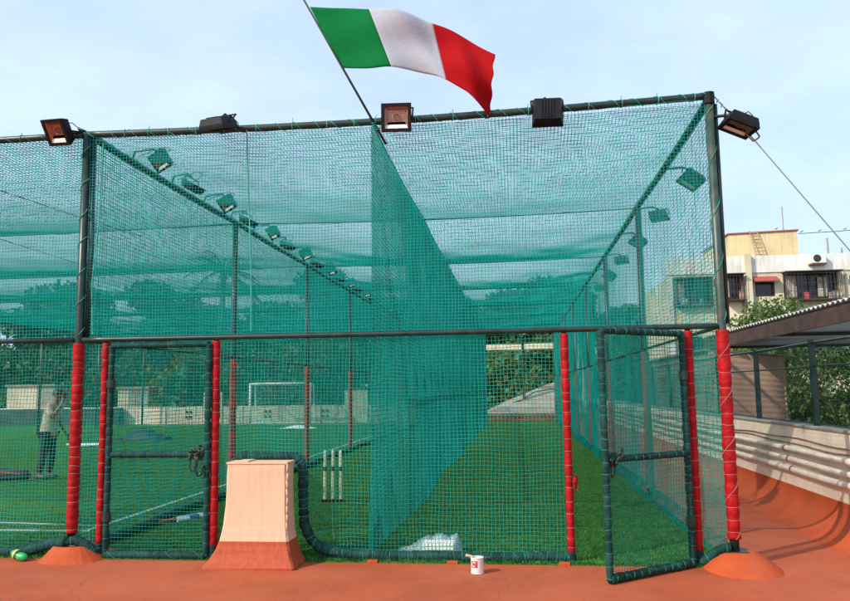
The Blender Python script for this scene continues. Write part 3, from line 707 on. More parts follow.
# ------------------------------------------------------------------ fence on the parapet
fe=empty('chain_link_fence',(3.53,12,1.115),'dark green chain link fence standing on the right parapet','fence')
for y in [7.45,9.6,11.75,13.9,16.05,18.2,20.35,22.5]:
    MB().box(-.03,.03,y-12-.03,y-12+.03,0,1.02 if y<11 else 1.0).build('post',PIPE,fe)
for z,r in ((.98,.016),(.70,.010),(.02,.010)):
    MB().tube([(0.0,-7,z)]+[(0,y,z+.003*math.sin(y*2)) for y in np.linspace(-6.8,11,30)],r,8).build('rail',PIPE,fe,smooth=True)
# diagonal mesh
V=[];cs=.062
mb_v=[];mb_f=[]
def diag():
    mb=MB(); y0,y1,h=-7,11,.96
    n=int((y1-y0+h)/cs)
    for sgn in (1,-1):
        for k in range(n):
            a=y0-h+k*cs if sgn>0 else y0+k*cs
            p=[(0,a,.02),(0,a+h,.02+h)] if sgn>0 else [(0.003,a,.02+h),(0.003,a+h,.02)]
            mb.tube(p,.0016,3,cap=False)
    return mb
diag().build('chain_link',PIPE,fe,fix=False)

# ------------------------------------------------------------------ shed with corrugated roof
CORR=mat('brown_corrugated',(.42,.27,.20),.6,var=.15,scale=3,dirt=.4,dirtcol=(.34,.21,.16))
sh=empty('shed',(3.9,16,0),'brown corrugated shed behind the right parapet, under the corrugated roof','shed')
def corr_wall(p0,p1,z0,z1a,z1b,m,name):
    p0=Vector(p0);p1=Vector(p1); d=(p1-p0); n=Vector((d.y,-d.x,0)).normalized(); V=[];F=[]
    K=int((max(z1a,z1b)-z0)/.02); 
    for k in range(K+1):
        f=k/K; off=n*.005*math.sin(k*.02/.11*2*math.pi)
        for t in (0,.25,.5,.75,1):
            zt=z1a+(z1b-z1a)*t; V.append(p0+d*t+off+Vector((0,0,z0+(zt-z0)*f)))
    for k in range(K):
        for j in range(4): q=k*5+j; F.append((q,q+1,q+6,q+5))
    o=MB().add(V,F).build(name,m,sh,smooth=True,fix=False); s=o.modifiers.new('t','SOLIDIFY'); s.thickness=.03; return o
corr_wall((0,0,0),(1.45,0,0),0,2.30,2.16,CORR,'front_wall')
corr_wall((0,8,0),(0,0,0),0,2.30,2.30,mat('beige_corrugated',(.42,.36,.27),.7,var=.15,scale=3),'side_wall')
corr_wall((1.45,0,0),(1.45,8,0),0,2.16,2.16,CORR,'side_wall')
MB().add([(-.1,-.0,2.35),(1.6,-.0,2.19),(1.6,8.1,2.19),(-.1,8.1,2.35),(-.1,-.0,2.32),(1.6,-.0,2.16),(1.6,8.1,2.16),(-.1,8.1,2.32)],[(0,1,2,3),(7,6,5,4),(0,4,5,1),(1,5,6,2),(2,6,7,3),(3,7,4,0)]).build('roof',CORR,sh)
cr=empty('corrugated_roof',(4.5,13,0),'long corrugated roof with dark brown fascia beyond the right parapet','roof')
V=[];F=[];n=int(9.4/.025)
for i in range(n+1):
    y=-3.6+i*.025; zc=.021*math.sin(i*.025/.175*2*math.pi)
    V+= [(-.06,y,2.73+zc),(2.5,y,2.67+zc),(5.0,y,2.55+zc)]
for i in range(n):
    for j in (0,1): q=i*3+j; F.append((q,q+3,q+4,q+1))
o=MB().add(V,F).build('sheet',mat('roof_sheet',(.50,.48,.46),.55,var=.2,scale=3),cr,fix=False); s=o.modifiers.new('t','SOLIDIFY'); s.thickness=.012
MB().box(-.05,.0,-3.55,5.75,2.44,2.675).build('fascia',mat('brown_fascia',(.075,.036,.030),.5,var=.3,scale=4),cr)
for y in (-3,1.2,5.5): MB().box(.02,4.9,y-.04,y+.04,2.46,2.52).build('rafter',PIPE,cr)
MB().box(.05,4.9,-3.5,5.7,2.53,2.545).build('lining',mat('roof_lining',(.50,.58,.70),.6,var=.12,scale=1),cr)
for x,y in ((.1,-3),(.1,5.4),(4.8,-3),(4.8,2),(4.8,5.5)): MB().box(x-.04,x+.04,y-.04,y+.04,-.02,2.46).build('post',PIPE,cr)

# ------------------------------------------------------------------ apartment building
PW=mat('building_cream',(.70,.61,.43),.85,var=.10,scale=.6,dirt=.75,dirtcol=(.40,.34,.24),dscale=.45,bump=.2,bscale=4)
PWH=mat('building_white',(.80,.78,.73),.85,var=.08,scale=.8,dirt=.6,dirtcol=(.48,.43,.36),dscale=.5)
YEL=mat('tank_yellow',(.72,.58,.32),.85,var=.08,scale=.7,dirt=.5,dirtcol=(.5,.38,.22),dscale=.6)
RDC=mat('red_coping',(.36,.07,.05),.7)
GLS=mat('dark_window',(.012,.014,.016),.12)
GRL=mat('window_grille',(.05,.03,.025),.6,var=.3,scale=5)
ab=empty('apartment_building',(0,40,0),'cream and white apartment block with grilled windows beyond the right parapet','building')
def hole_wall(x0,x1,z0,z1,holes,y0,y1,m,name):
    xs=sorted({x0,x1,*[h[0] for h in holes],*[h[1] for h in holes]}); zs=sorted({z0,z1,*[h[2] for h in holes],*[h[3] for h in holes]})
    mb=MB()
    for a,b in zip(xs,xs[1:]):
        # merge vertically
        zst=None
        for c,d in zip(zs,zs[1:]):
            cx,cz=(a+b)/2,(c+d)/2
            solid=not any(h[0]<cx<h[1] and h[2]<cz<h[3] for h in holes)
            if solid and zst is None: zst=c
            if not solid and zst is not None: mb.box(a,b,y0,y1,zst,c); zst=None
        if zst is not None: mb.box(a,b,y0,y1,zst,z1)
    return mb.build(name,m,ab)
WIN=[(8.3,10.0,5.75,7.05,'enclosed'),(10.7,11.5,5.95,7.15,'balcony'),(12.2,13.15,6.05,6.80,'hood'),(13.6,16.15,5.88,7.18,'balcony'),(16.75,17.8,6.0,7.0,'plain'),(19,21.2,5.9,7.1,'balcony'),(22.5,23.6,6,7,'plain'),(25,27,5.9,7.1,'balcony')]
allw=[]
for fl_ in range(0,4):
    for w_ in WIN: allw.append((w_[0],w_[1],w_[2]-3.05*fl_,w_[3]-3.05*fl_,w_[4]))
hole_wall(7.95,30,-9,7.28,[(a,b,c,d) for a,b,c,d,_ in allw],0,.25,PW,'front_wall')
MB().box(7.9,30,-.06,.22,7.283,8.15).build('parapet_band',PWH,ab)
MB().box(7.95,30,.252,9.5,-9,7.2).build('body',PW,ab)
MB().box(11.72,12.0,-.30,-.003,-9,8.22).build('pipe_shaft',PW,ab)
MB().box(7.95,8.12,-.12,-.003,-9,7.2).build('corner_pilaster',PWH,ab)
for a,b,c,d,k in allw:
    f=MB(); 
    f.box(a,b,.02,.06,d-.06,d); f.box(a,b,.02,.06,c,c+.06); f.box(a,a+.05,.02,.06,c+.06,d-.06); f.box(b-.05,b,.02,.06,c+.06,d-.06)
    n_=max(1,int((b-a)/.6))
    for i in range(1,n_): x=a+(b-a)*i/n_; f.box(x-.02,x+.02,.02,.06,c+.06,d-.06)
    win=f.build('window',GRL,ab)
    MB().box(a+.05,b-.05,.19,.20,c+.05,d-.05).build('pane',GLS,win)
    if k in('balcony','enclosed'):
        # projecting grille cage with flat lid
        g_=MB(); p=-.55 if k=='balcony' else -.35
        g_.box(a-.05,b+.08,p,-.003,c-.12,c-.06); g_.box(a-.08,b+.12,p-.05,-.003,d+.02,d+.07)
        nx=int((b-a)/.16)
        for i in range(nx+1):
            x=a+(b-a)*i/nx
            if 14.4<x<15.3 and k=='balcony': continue
            g_.box(x-.009,x+.009,p,p+.02,c-.06,d+.02)
        for z in (c+.05,c+.35,(c+d)/2+.1): g_.box(a-.03,b+.03,p-.008,p+.012,z-.01,z+.01)
        for i in range(4):
            y=p+(-.01-p)*i/3; g_.box(a-.02,a,y,y+.02,c-.06,d+.02); g_.box(b,b+.02,y,y+.02,c-.06,d+.02)
        g_.build('grille',GRL,win)
        CUR=mat('curtain_cloth',(.42,.36,.30),.9,var=.3,scale=6)
        MB().box(a+.08,a+.08+(b-a)*.22,.10,.13,c+.1,d-.1).build('curtain',CUR,win)
        if b-a>2: MB().box(b-.9,b-.45,.1,.13,c+.1,d-.2).build('curtain',CUR,win)
        rr_=random.Random(int(a*10+c*3)); cols=[(.5,.34,.26),(.25,.30,.32),(.6,.58,.52),(.42,.08,.07)]
        for i in range(int((b-a)*2.2)):
            x=rr_.uniform(a+.1,b-.2); MB().box(x,x+rr_.uniform(.1,.28),p+.05+.02*i,p+.06+.02*i+rr_.uniform(.06,.12),c-.055,c+rr_.uniform(.1,.35),.015).build('stored_box',mat('stored_goods_%d'%(i%4),cols[i%4],.8,var=.3,scale=3),win)
    if k=='hood':
        MB().add([(a-.12,-.5,d+.02),(b+.12,-.5,d+.02),(b+.12,-.003,d+.28),(a-.12,-.003,d+.28),(a-.12,-.5,d-.03),(b+.12,-.5,d-.03),(b+.12,-.003,d+.23),(a-.12,-.003,d+.23)],[(0,1,2,3),(7,6,5,4),(0,4,5,1),(1,5,6,2),(3,7,4,0)]).build('sunshade',RDC,win)
for x in (12.06,11.6,16.5,18.4): MB().tube([(x,-.08,-9),(x,-.08,7.2)],.045,8).build('drain_pipe',CONC,ab)
ac=empty('air_conditioner',(15.2,39.9,7.62),'boxy air conditioner unit on the white roof band of the apartment block','air conditioner')
MB().box(-.35,.35,-.35,0,0,.48,.02).build('case',WHITEP,ac); MB().tube([(-.08,-.36,.24),(-.08,-.352,.24)],.19,20).build('fan_grille',GRL,ac); MB().box(-.4,.4,-.3,.03,-.06,-.002).build('bracket',RUST,ac)
for m_ in (PW,PWH,YEL):
    nt=m_.node_tree; N=nt.nodes; L=nt.links; b=N['Principled BSDF']; src=b.inputs['Base Color'].links[0].from_socket
    tcx=N.new('ShaderNodeTexCoord'); mpx=N.new('ShaderNodeMapping'); mpx.inputs['Scale'].default_value=(3.2,3.2,.22); L.new(tcx.outputs['Object'],mpx.inputs['Vector'])
    nx_=N.new('ShaderNodeTexNoise'); nx_.inputs['Scale'].default_value=1.1; nx_.inputs['Detail'].default_value=7; nx_.inputs['Roughness'].default_value=.65; L.new(mpx.outputs['Vector'],nx_.inputs['Vector'])
    rx=N.new('ShaderNodeMapRange'); rx.inputs['From Min'].default_value=.52; rx.inputs['From Max'].default_value=.70; rx.inputs['To Max'].default_value=.55; L.new(nx_.outputs['Fac'],rx.inputs['Value'])
    xx=N.new('ShaderNodeMix'); xx.data_type='RGBA'; xx.inputs['B'].default_value=(.30,.26,.21,1); L.new(src,xx.inputs['A']); L.new(rx.outputs['Result'],xx.inputs['Factor']); L.new(xx.outputs['Result'],b.inputs['Base Color'])
tk=empty('tank_house',(10.9,41.5,8.15),'pale yellow rooftop tank house with red edge and a ladder on its wall','building')
MB().prism([(0,-.95),(4.05,-.95),(4.05,1.5),(.55,1.42),(0,1.0)],0,3.2,'y').build('wall',YEL,tk)
MB().add([(.5,-.06,1.43),(4.12,-.06,1.51),(4.12,3.3,1.51),(.5,3.3,1.43),(.5,-.06,1.50),(4.12,-.06,1.59),(4.12,3.3,1.59),(.5,3.3,1.50),(-.08,-.06,1.0),(-.08,3.3,1.0),(-.08,-.06,1.07),(-.08,3.3,1.07)],[(0,1,2,3),(4,5,6,7),(0,1,5,4),(1,2,6,5),(8,0,4,10),(8,9,3,0),(10,4,7,11),(9,11,7,3)]).build('coping',RDC,tk)
MB().box(2.9,4.9,-.7,-.05,.0,.09).build('ledge',RDC,tk)
ld=MB()
for s_ in (0,.38): ld.tube([(1.62+s_-.0,-.12,1.58),(1.85+s_,-.4,-.05)],.028,6)
for i in range(9): z=1.45-i*.17; x=1.62+(1.58-z)/1.63*.23; ld.tube([(x,-.13-(1.45-z)*.17,z),(x+.38,-.13-(1.45-z)*.17,z)],.022,6)
tag(shift(ld,(10.9,41.5,8.15)).build('ladder',mat('ladder_steel',(.40,.26,.18),.6)),'thin ladder leaning on the yellow tank house wall','ladder')
for x,y,z0,z1,lb in ((14.45,42,9.6,11.1,'thin antenna mast rising above the yellow tank house'),(15.95,40.3,8.15,9.0,'short pale pole on the roof right of the air conditioner'),(16.9,41,8.1,8.6,'stubby post at the far right of the apartment roof')):
    e=empty('antenna' if z1>10 else 'roof_pole',(x,y,z0),lb,'mast' if z1>10 else 'pole')
    MB().tube([(0,0,0),(0,0,z1-z0)],.03 if z1>10 else .05,8).build('mast',CONC,e)
    MB().box(-.08,.08,-.08,.08,-.01,.06).build('foot',CONC,e)
pw_=MB().tube([(14.9,41.2,9.45),(16.8,41.2,9.50),(19,41.2,9.62),(24,41,9.9),(30,41,10.5)],.018,5).build('power_line',WIRE); tag(pw_,'thin overhead line running right from the yellow tank house','cable')
for i,(x,z,lb) in enumerate(((15.05,9.50,'small dark bird perched on the wire nearest the tank house'),(15.95,9.52,'small dark bird second along the wire'),(17.2,9.56,'small dark bird perched farthest right on the wire'),(13.9,9.76,'small dark bird standing on the tank house roof edge'))):
    V=[(0,0,.02),(.05,0,.05),(.10,0,.10),(.15,0,.16),(.17,0,.21),(-.08,0,.0)]
    me=MB().tube([(-.13,0,-.02),(-.07,0,.02),(0,0,.06),(.06,0,.10),(.10,0,.15),(.125,0,.18),(.15,0,.19),(.185,0,.185)],[.008,.02,.048,.045,.028,.032,.02,.004],8)
    me.tube([(.01,-.012,.02),(.01,-.012,-.03)],.005,4); me.tube([(.01,.012,.02),(.01,.012,-.03)],.005,4)
    me.v=[(a*.75,b*.75,c*.42) for a,b,c in me.v]; o=shift(me,(x,41.2 if i<3 else 41.5,z+.02)).build('bird',WIRE,smooth=True); tag(o,lb,'bird','birds by the tank house')
# far buildings beyond the trees
def far_building(name,x0,x1,y0,y1,z1,m,label,floors=5,ww=1.3):
    e=empty(name,(x0,y0,0),label,'building'); w=x1-x0
    MB().box(0,w,0,y1-y0,-9,z1-.55).build('wall',m,e); MB().box(-.15,w+.15,-.15,y1-y0+.15,z1-.548,z1).build('roof_band',PWH,e)
    n_=max(1,int(w/3)); 
    for f in range(floors):
        for i in range(n_):
            z=z1-2.4-f*3; x=(i+.5)*w/n_
            if z<-8: continue
            MB().box(x-ww/2,x+ww/2,-.03,-.002,z,z+1.3).build('window',GLS,e)
cf=empty('gantry',(0,41.6,-9),'cream concrete portal frame standing beyond the open far end of the lane','gantry')
MB().box(-2.85,.36,0,.35,12.70,12.98).build('beam',PW,cf); MB().box(.52,3.7,0,.35,12.72,13.00).build('beam',PW,cf)
MB().box(-2.8,-1.6,.02,.33,0,12.698).build('column',PWH,cf); MB().box(.37,.51,.05,.30,0,12.9).build('column',PIPE,cf); MB().box(3.30,3.62,.02,.33,0,12.718).build('column',PW,cf)
e_=empty('roof_column',(2.95,29.5,0),'pale square column seen through the right net wall','column'); MB().box(-.0,.0+.16,0,.16,1.12,3.5).build('shaft',PW,e_); MB().box(-.03,.19,-.03,.19,3.502,3.56).build('cap',PW,e_)
e_.location.x=3.48
far_building('distant_building',-20,-15.5,68,73,10.2,YEL,'small yellow building top seen between the far trees')
far_building('distant_building',3.1,5.6,33,37,3.6,CONC,'grey cream block seen through the right net wall') if False else None
for x,w_,d_,z1,lb in ((-31.9,2.0,1.6,2.25,'wider cream rooftop plant room behind the far parapet'),(-24.5,.75,1.8,2.0,'narrower cream rooftop plant room near the closed door')):
    e=empty('plant_room',(x,45,-9),lb,'building'); MB().box(0,w_,0,d_,0,9+z1-.12).build('wall',PW,e); MB().box(w_+.002,w_+1.2,.02,d_,0,9+z1-.12).build('wall',CONC,e); MB().box(-.1,w_+1.3,-.1,d_+.1,9+z1-.118,9+z1).build('roof',CONC,e)

# ------------------------------------------------------------------ trees
LEAFS=[mat('leaf_dark',(.030,.075,.018),.6,var=.45,scale=1.2,trans=.25),mat('leaf_mid',(.050,.110,.022),.6,var=.45,scale=1.5,trans=.25),mat('leaf_light',(.085,.150,.028),.6,var=.4,scale=1.8,trans=.3)]
BARK=mat('bark',(.10,.075,.055),.9,var=.3,scale=5,bump=.6,bscale=10)
def leaves(clumps,count,size,seed,zsq=.8):
    r=np.random.default_rng(seed); c=np.array([q[:3] for q in clumps]); rad=np.array([q[3] for q in clumps]); pick=r.choice(len(clumps),count,p=rad**2/np.sum(rad**2))
    d=r.normal(size=(count,3)); d/=np.linalg.norm(d,axis=1,keepdims=True); rr=rad[pick]*(1-.55*r.random(count)**1.6)*r.uniform(.85,1.15,count)
    p=c[pick]+d*rr[:,None]*np.array([1,1,zsq])
    a=r.normal(size=(count,3))+d*.5; a/=np.linalg.norm(a,axis=1,keepdims=True); b=np.cross(a,r.normal(size=(count,3))); b/=np.linalg.norm(b,axis=1,keepdims=True); c_=np.cross(a,b)
    s=size*r.uniform(.6,1.4,count)[:,None]
    V=np.stack([p-b*s*.5,p+c_*s*.28+a*s*.06,p+b*s*.5,p-c_*s*.28+a*s*.06],1).reshape(-1,3)
    return V,np.arange(count*4).reshape(-1,4)
def tree(x,y,z0,ztop,rad,seed,count,size,label,group=None,low=.0,mi=0,ncl=30,name='tree'):
    r=random.Random(seed); e=empty(name,(x,y,z0),label,'tree',group); h=ztop-z0
    cb=low; cl=[]
    for k in range(ncl):
        t=r.random(); zz=cb+(h-cb)*(.12+.80*t); sp=rad*math.sqrt(max(.05,1-((t-.42)/.62)**2))
        a=r.uniform(0,6.28); q=sp*math.sqrt(r.random())*.85
        cl.append((q*math.cos(a),q*math.sin(a),zz,rad*r.uniform(.22,.42)))
    cl.append((0,0,h-rad*.3,rad*.3))
    V,F=leaves(cl,count,size,seed); mk('crown',V,F,LEAFS[mi],e)
    tb=MB(); tb.tube([(0,0,0),(r.uniform(-.2,.2),0,h*.3),(r.uniform(-.3,.3),.1,h*.6),(0,0,h*.85)],[.05*rad+.12,.045*rad+.08,.03*rad+.03,.03],9)
    for c in cl[::2]:
        zb=min(c[2]*.6,h*.6); tb.tube([(0,0,zb),(c[0]*.5,c[1]*.5,(zb+c[2])/2+.2),(c[0],c[1],c[2])],[.03*rad,.02*rad,.01*rad],6)
    tb.build('trunk',BARK,e,smooth=True,fix=False)
    return e
# far tree belt
belt=[(-46,58,10.5),(-40,60,11),(-34.5,57,10.6),(-29,59,11),(-24,58,8.8),(-18.6,60,8.6),(-14,56,11.4),(-9.8,60,9.3),(-5.2,58,8.3),(-.8,60,9.4),(3.6,57,9.6),(8,60,8)]
for i,(x,y,z) in enumerate(belt):
    tree(x,y,-9,z,4.5,100+i,11000,.50,f'broad tree {["at the far left end","second from the left","third from the left","fourth from the left","fifth from the left","sixth from the left","with the tall round crown","eighth from the left","ninth from the left","behind the open lane end","right of the open lane end","at the right end"][i]} of the tree belt beyond the terrace','trees in the belt beyond the terrace',low=5,mi=i%2)
belt2=[(-43,49,3.8),(-37,50,4.3),(-31,52,4.0),(-26,49,3.5),(-20.5,48,4.4),(-15.4,49,3.6),(-11.3,48,4.3),(-7,49,3.8),(-.3,49.5,4.2),(2.8,48.5,4.5),(6.5,49,4.5)]
for i,(x,y,z) in enumerate(belt2):
    tree(x,y,-9,z+(.9 if i not in(8,) else .2),3.9,200+i,9000,.40,f'lower bushy tree just beyond the far parapet, {["first","second","third","fourth","fifth","sixth","seventh","eighth","ninth","tenth","eleventh"][i]} from the left','lower trees beyond the far parapet',low=5,mi=(i+1)%3 if i!=8 else 2)
# palm
pe=empty('palm_tree',(-20.6,52,-9),'palm tree with drooping fronds rising behind the left practice lane','tree')
MB().tube([(0,0,0),(.2,0,8),(-.1,0,14),(0,0,19.2)],[.35,.26,.22,.2],10).build('trunk',BARK,pe,smooth=True)
r=random.Random(5)
for k in range(22):
    a=k*2.399; el=r.uniform(-.25,1.25); L=r.uniform(2.6,3.4); mb=MB(); pts=[]
    for i in range(9):
        t=i/8; pts.append(Vector((math.cos(a)*L*t*math.cos(el*.6),math.sin(a)*L*t*math.cos(el*.6),19.2+L*(math.sin(el)*t-.62*t*t))))
    mb.tube(pts,[.05*(1-i/9)+.01 for i in range(9)],5)
    side=Vector((-math.sin(a),math.cos(a),0))
    P_,_=resample(pts,.11)
    for i,p in enumerate(P_[3:]):
        t=i/len(P_); w_=.62*math.sin(math.pi*min(1,t*.9+.12))
        for s_ in (-1,1):
            q=p+side*s_*w_*.8+Vector((math.cos(a)*.25,math.sin(a)*.25,-.35*w_-.08))
            mb.add([p,p+Vector((math.cos(a)*.08,math.sin(a)*.08,.0)),q],[(0,1,2)])
    mb.build('frond',LEAFS[0],pe,fix=False)
# trees right
tree(9.75,30,-9,4.75,2.3,301,12000,.15,'leafy tree top showing between the corrugated roof and the apartment block',low=8.5,mi=2,ncl=26)
G2='trees behind the right parapet fence'
tree(8.3,25.5,-9,3.1,2.1,302,15000,.15,'sunlit green tree right beside the brown shed',group=G2,low=6.5,mi=2,ncl=30)
tree(11.0,26.0,-9,3.0,2.3,303,15000,.15,'bushy green tree behind the fence at the right edge',group=G2,low=6.5,mi=1,ncl=30)
tree(13.6,27,-9,3.3,2.6,304,9000,.17,'rightmost green tree behind the fence, farther off',group=G2,low=6.5,mi=1)
tree(5.4,27.5,-9,2.4,2.2,305,9000,.17,'green tree behind the brown shed',group=G2,low=6.5,mi=0)

# ------------------------------------------------------------------ small things
def ofs(mb,c): return shift(mb,c)
# stumps
se=empty('cricket_stumps',(-2.655,10.97,.014),'three pale wooden cricket stumps standing on a dark base in the practice lane','cricket stumps')
ST=mat('stump_wood',(.74,.78,.58),.5,var=.1,scale=20)
for x in (-.115,0,.115):
    MB().lathe([(.0,.74),(.014,.735),(.020,.71),(.022,.60),(.022,.06),(.022,.03)],(x,0,0),12).build('stump',ST,se,smooth=True)
    MB().tube([(x,0,.44),(x,0,.50)],.0235,12).build('band',WIRE,se)
MB().box(-.16,.16,-.05,.05,0,.045,.01).build('base',BLACK,se)
# grit on the floor
r_=random.Random(77); gm=MB()
for i in range(420):
    x=r_.uniform(-6,3.0); y=r_.uniform(5.6,7.15) if i%3 else r_.uniform(3.5,7.1); a=r_.uniform(.0012,.0038); 
    if abs(x+2.42)<.5 and y>6.8 or x>1.55 and y>6.7 or x<-3.9 and y>6.9: continue
    gm.add([(x-a,y,.0),(x+a*.6,y-a,.0),(x+a,y+a*.7,.0),(x,y,a*.9)],[(0,1,3),(1,2,3),(2,0,3)])
tag(gm.build('floor_grit',mat('grit',(.26,.15,.10),.9,var=.5,scale=3),fix=False),'fine grit and chips scattered on the terracotta floor','grit',kind='stuff')
# paint can
ce=empty('paint_can',(-.375,6.90,0),'small white paint can with red marking standing on the terracotta floor','can')
MB().lathe([(0,0.0),(.055,0),(.058,.004),(.056,.010),(.056,.125),(.059,.130),(.058,.137),(.050,.137),(.050,.118),(0,.116)],n=28).build('body',mat('can_white',(.74,.66,.62),.4,var=.12,scale=14,dirt=.4,dirtcol=(.45,.28,.24),dscale=9),ce,smooth=False)
# wrapped label patch: red swirl as a shallow band of real geometry
def band(a0,a1,z0,z1,r,n=14):
    V=[];F=[]
    for i in range(n+1):
        a=a0+(a1-a0)*i/n
        for z in (z0,z1): V.append((r*math.cos(a),r*math.sin(a),z))
    for i in range(n): F.append((2*i,2*i+2,2*i+3,2*i+1))
    return MB().add(V,F)
band(R(-150),R(-85),.056,.112,.0575).build('red_mark',mat('can_red',(.40,.06,.05),.5),ce)
V=[];F=[]
ar=[]
for i in range(18):
    a=2*math.pi*i/17*.8+.5; ar.append((.0585*math.cos(R(-118)+.30*math.cos(a)),.0585*math.sin(R(-118)+.30*math.cos(a)),.084+.018*math.sin(a)))
MB().tube(ar,.0035,5).build('white_swirl',WHITEP,ce)
MB().tube([(-.03,.02,.10),(-.045,-.0,.140),(-.095,-.02,.155)],[.010,.011,.012],6).build('stirring_stick',mat('stick',(.66,.62,.36),.7),ce)
MB().tube([(.057,0,.12),(.08,0,.135),(.11,.01,.137)],.002,4).build('handle',STEEL,ce)
# melon-like green ball / crushed bottle
be=empty('crushed_bottle',(-4.83,7.12,.052),'crushed shiny green bottle with yellow end lying by the green roll at the left','bottle')
me=MB().tube([(-.115,0,.012),(-.10,0,.02),(-.06,.0,.024),(-.02,0,.008),(.03,0,-.004),(.08,0,-.010),(.105,0,-.014)],[.022,.048,.056,.042,.052,.046,.018],14).build('body',mat('green_plastic',(.03,.36,.09),.22,var=.5,scale=14,bump=.4,bscale=30),be,smooth=True)
MB().tube([(-.062,-.0,.024),(-.035,0,.016)],.0575,14,cap=False).build('wrap',mat('yellow_wrap',(.55,.52,.08),.35,var=.3,scale=20),be,smooth=True)
be.rotation_euler=(0,.0,R(-14)); be.scale=(.82,.82,.82); be.location.z=.044
# plastic bag on turf
def crumple(name,pts,m,parent=None,seed=1):
    r=random.Random(seed); nx,ny,x0,x1,y0,y1,zf=pts; V=[];F=[]
    for i in range(nx+1):
        for j in range(ny+1):
            u=i/nx;v=j/ny; edge=min(u,1-u,v,1-v)*2
            V.append((x0+(x1-x0)*u+r.uniform(-.006,.006),y0+(y1-y0)*v+r.uniform(-.006,.006),max(.002,zf(u,v)+r.uniform(-.006,.006)*(edge>0))))
    for i in range(nx):
        for j in range(ny): q=i*(ny+1)+j; F.append((q,q+ny+1,q+ny+2,q+1))
    return MB().add(V,F).build(name,m,parent,smooth=True,fix=False)
bg=empty('plastic_bag',(-.88,7.66,.015),'half-clear plastic bag wrapping a white packet on the turf behind the green roll','bag')
crumple('bag',(44,24,-.33,.32,-.15,.20,lambda u,v:(.004+.175*math.sin(math.pi*min(1,v*1.02))**.4*min(1,u*2.0)**1.2*min(1,(1-u)*12)**.5*(.82+.12*math.sin(u*23+v*9)+.06*math.sin(u*51-v*31)) if 0<v<1 else 0)),BAGP,bg,3)
MB().box(-.05,.27,-.185,.05,.002,.135,.02).build('white_packet',mat('white_packet',(.85,.87,.82),.6,bump=.5,bscale=18),bg)
# bats
def bat(loc,rz,label,blade,handle,pad=None):
    e=empty('cricket_bat',loc,label,'cricket bat',None,rz)
    MB().prism([(-.054,0),(.054,0),(.054,.022),(.018,.052),(-.018,.052),(-.054,.022)],0,.55,'y').build('blade',blade,e)
    MB().tube([(0,.54,.03),(0,.62,.03),(0,.85,.032)],[.028,.018,.019],10).build('handle',handle,e,smooth=True)
    if pad: MB().box(-.0545,.0545,.22,.36,.0005,.0535,.002).build('sticker',pad,e)
    return e
bat((-3.98,9.75,.016),R(152),'cricket bat with blue and white blade and orange handle behind the closed door',mat('bat_white',(.62,.68,.72),.5,var=.1,scale=8),mat('grip_orange',(.55,.13,.07),.6),mat('bat_blue',(.05,.22,.42),.5))
b2=bat((-12.5,22.3,.03),R(100),'white cricket bat lying on the pitch behind the red corner padding',WHITEP,WHITEP); b2.scale=(1.6,1.35,1.6)
# white sheet near the goal
ws=crumple('white_sheet',(16,10,-.72,.75,-.4,.4,lambda u,v:.02+.14*max(0,math.sin(u*math.pi))*math.sin(v*math.pi)),mat('white_cloth',(.8,.84,.84),.7),None,9); ws.location=(-9.25,32.0,.02); tag(ws,'crumpled white sheet lying on the pitch in front of the goal','sheet')
# dark bag near person
db=empty('kit_bag',(-9.55,13.55,.016),'dark kit bag with red trim lying at the feet of the standing person','bag')
MB().tube([(-.55,0,.09),(-.48,0,.10),(-.2,0,.11),(.2,0,.10),(.42,0,.09),(.5,0,.08)],[.03,.10,.125,.12,.10,.02],12).build('bag',mat('bag_dark',(.03,.035,.045),.8,var=.3,scale=6),db,smooth=True)
MB().tube([(-.35,-.08,.14),(-.15,-.14,.16),(.15,-.13,.15),(.35,-.09,.12)],.018,6).build('trim',mat('bag_red',(.35,.04,.04),.6),db)
# blue bundle on the pitch
bb=empty('tarp_bundle',(-12.85,25.4,.015),'dark blue folded tarp bundle on the pitch behind the closed door','bundle')
crumple('tarp',(20,14,-.85,.9,-.4,.4,lambda u,v:(.01+.36*max(0,1-abs(u-.52)*2.2)*math.sin(math.pi*v)**.6+.10*abs(math.sin(u*17))*math.sin(math.pi*v))),mat('blue_tarp',(.012,.035,.065),.6,var=.4,scale=4),bb,12)
# goal
ge=empty('football_goal',(-12.95,36.4,.015),'white framed small football goal at the far end of the pitch','goal')
for p in ([(0,0,0),(0,0,2.0)],[(3.0,0,0),(3.0,0,2.0)],[(0,0,1.97),(3.0,0,1.97)]): MB().tube(p,.06,10).build('post' if p[0][2]==0 else 'crossbar',WHITEP,ge,smooth=True)
for x in (0,3.0): MB().tube([(x,0,1.95),(x+.0,.75,1.9),(x,.85,.02),(x,0,.03)],.035,8).build('side_frame',WHITEP,ge,smooth=True)
MB().tube([(0,.85,.03),(3.0,.85,.03)],.03,8).build('back_bar',WHITEP,ge)
def Pg(A,B): return np.stack([A,.80+0*A,.03+B],-1)
net_obj('net',Pg,3.0,1.85,.12,12,8,.003,(0,1,0),WHITEP,ge)

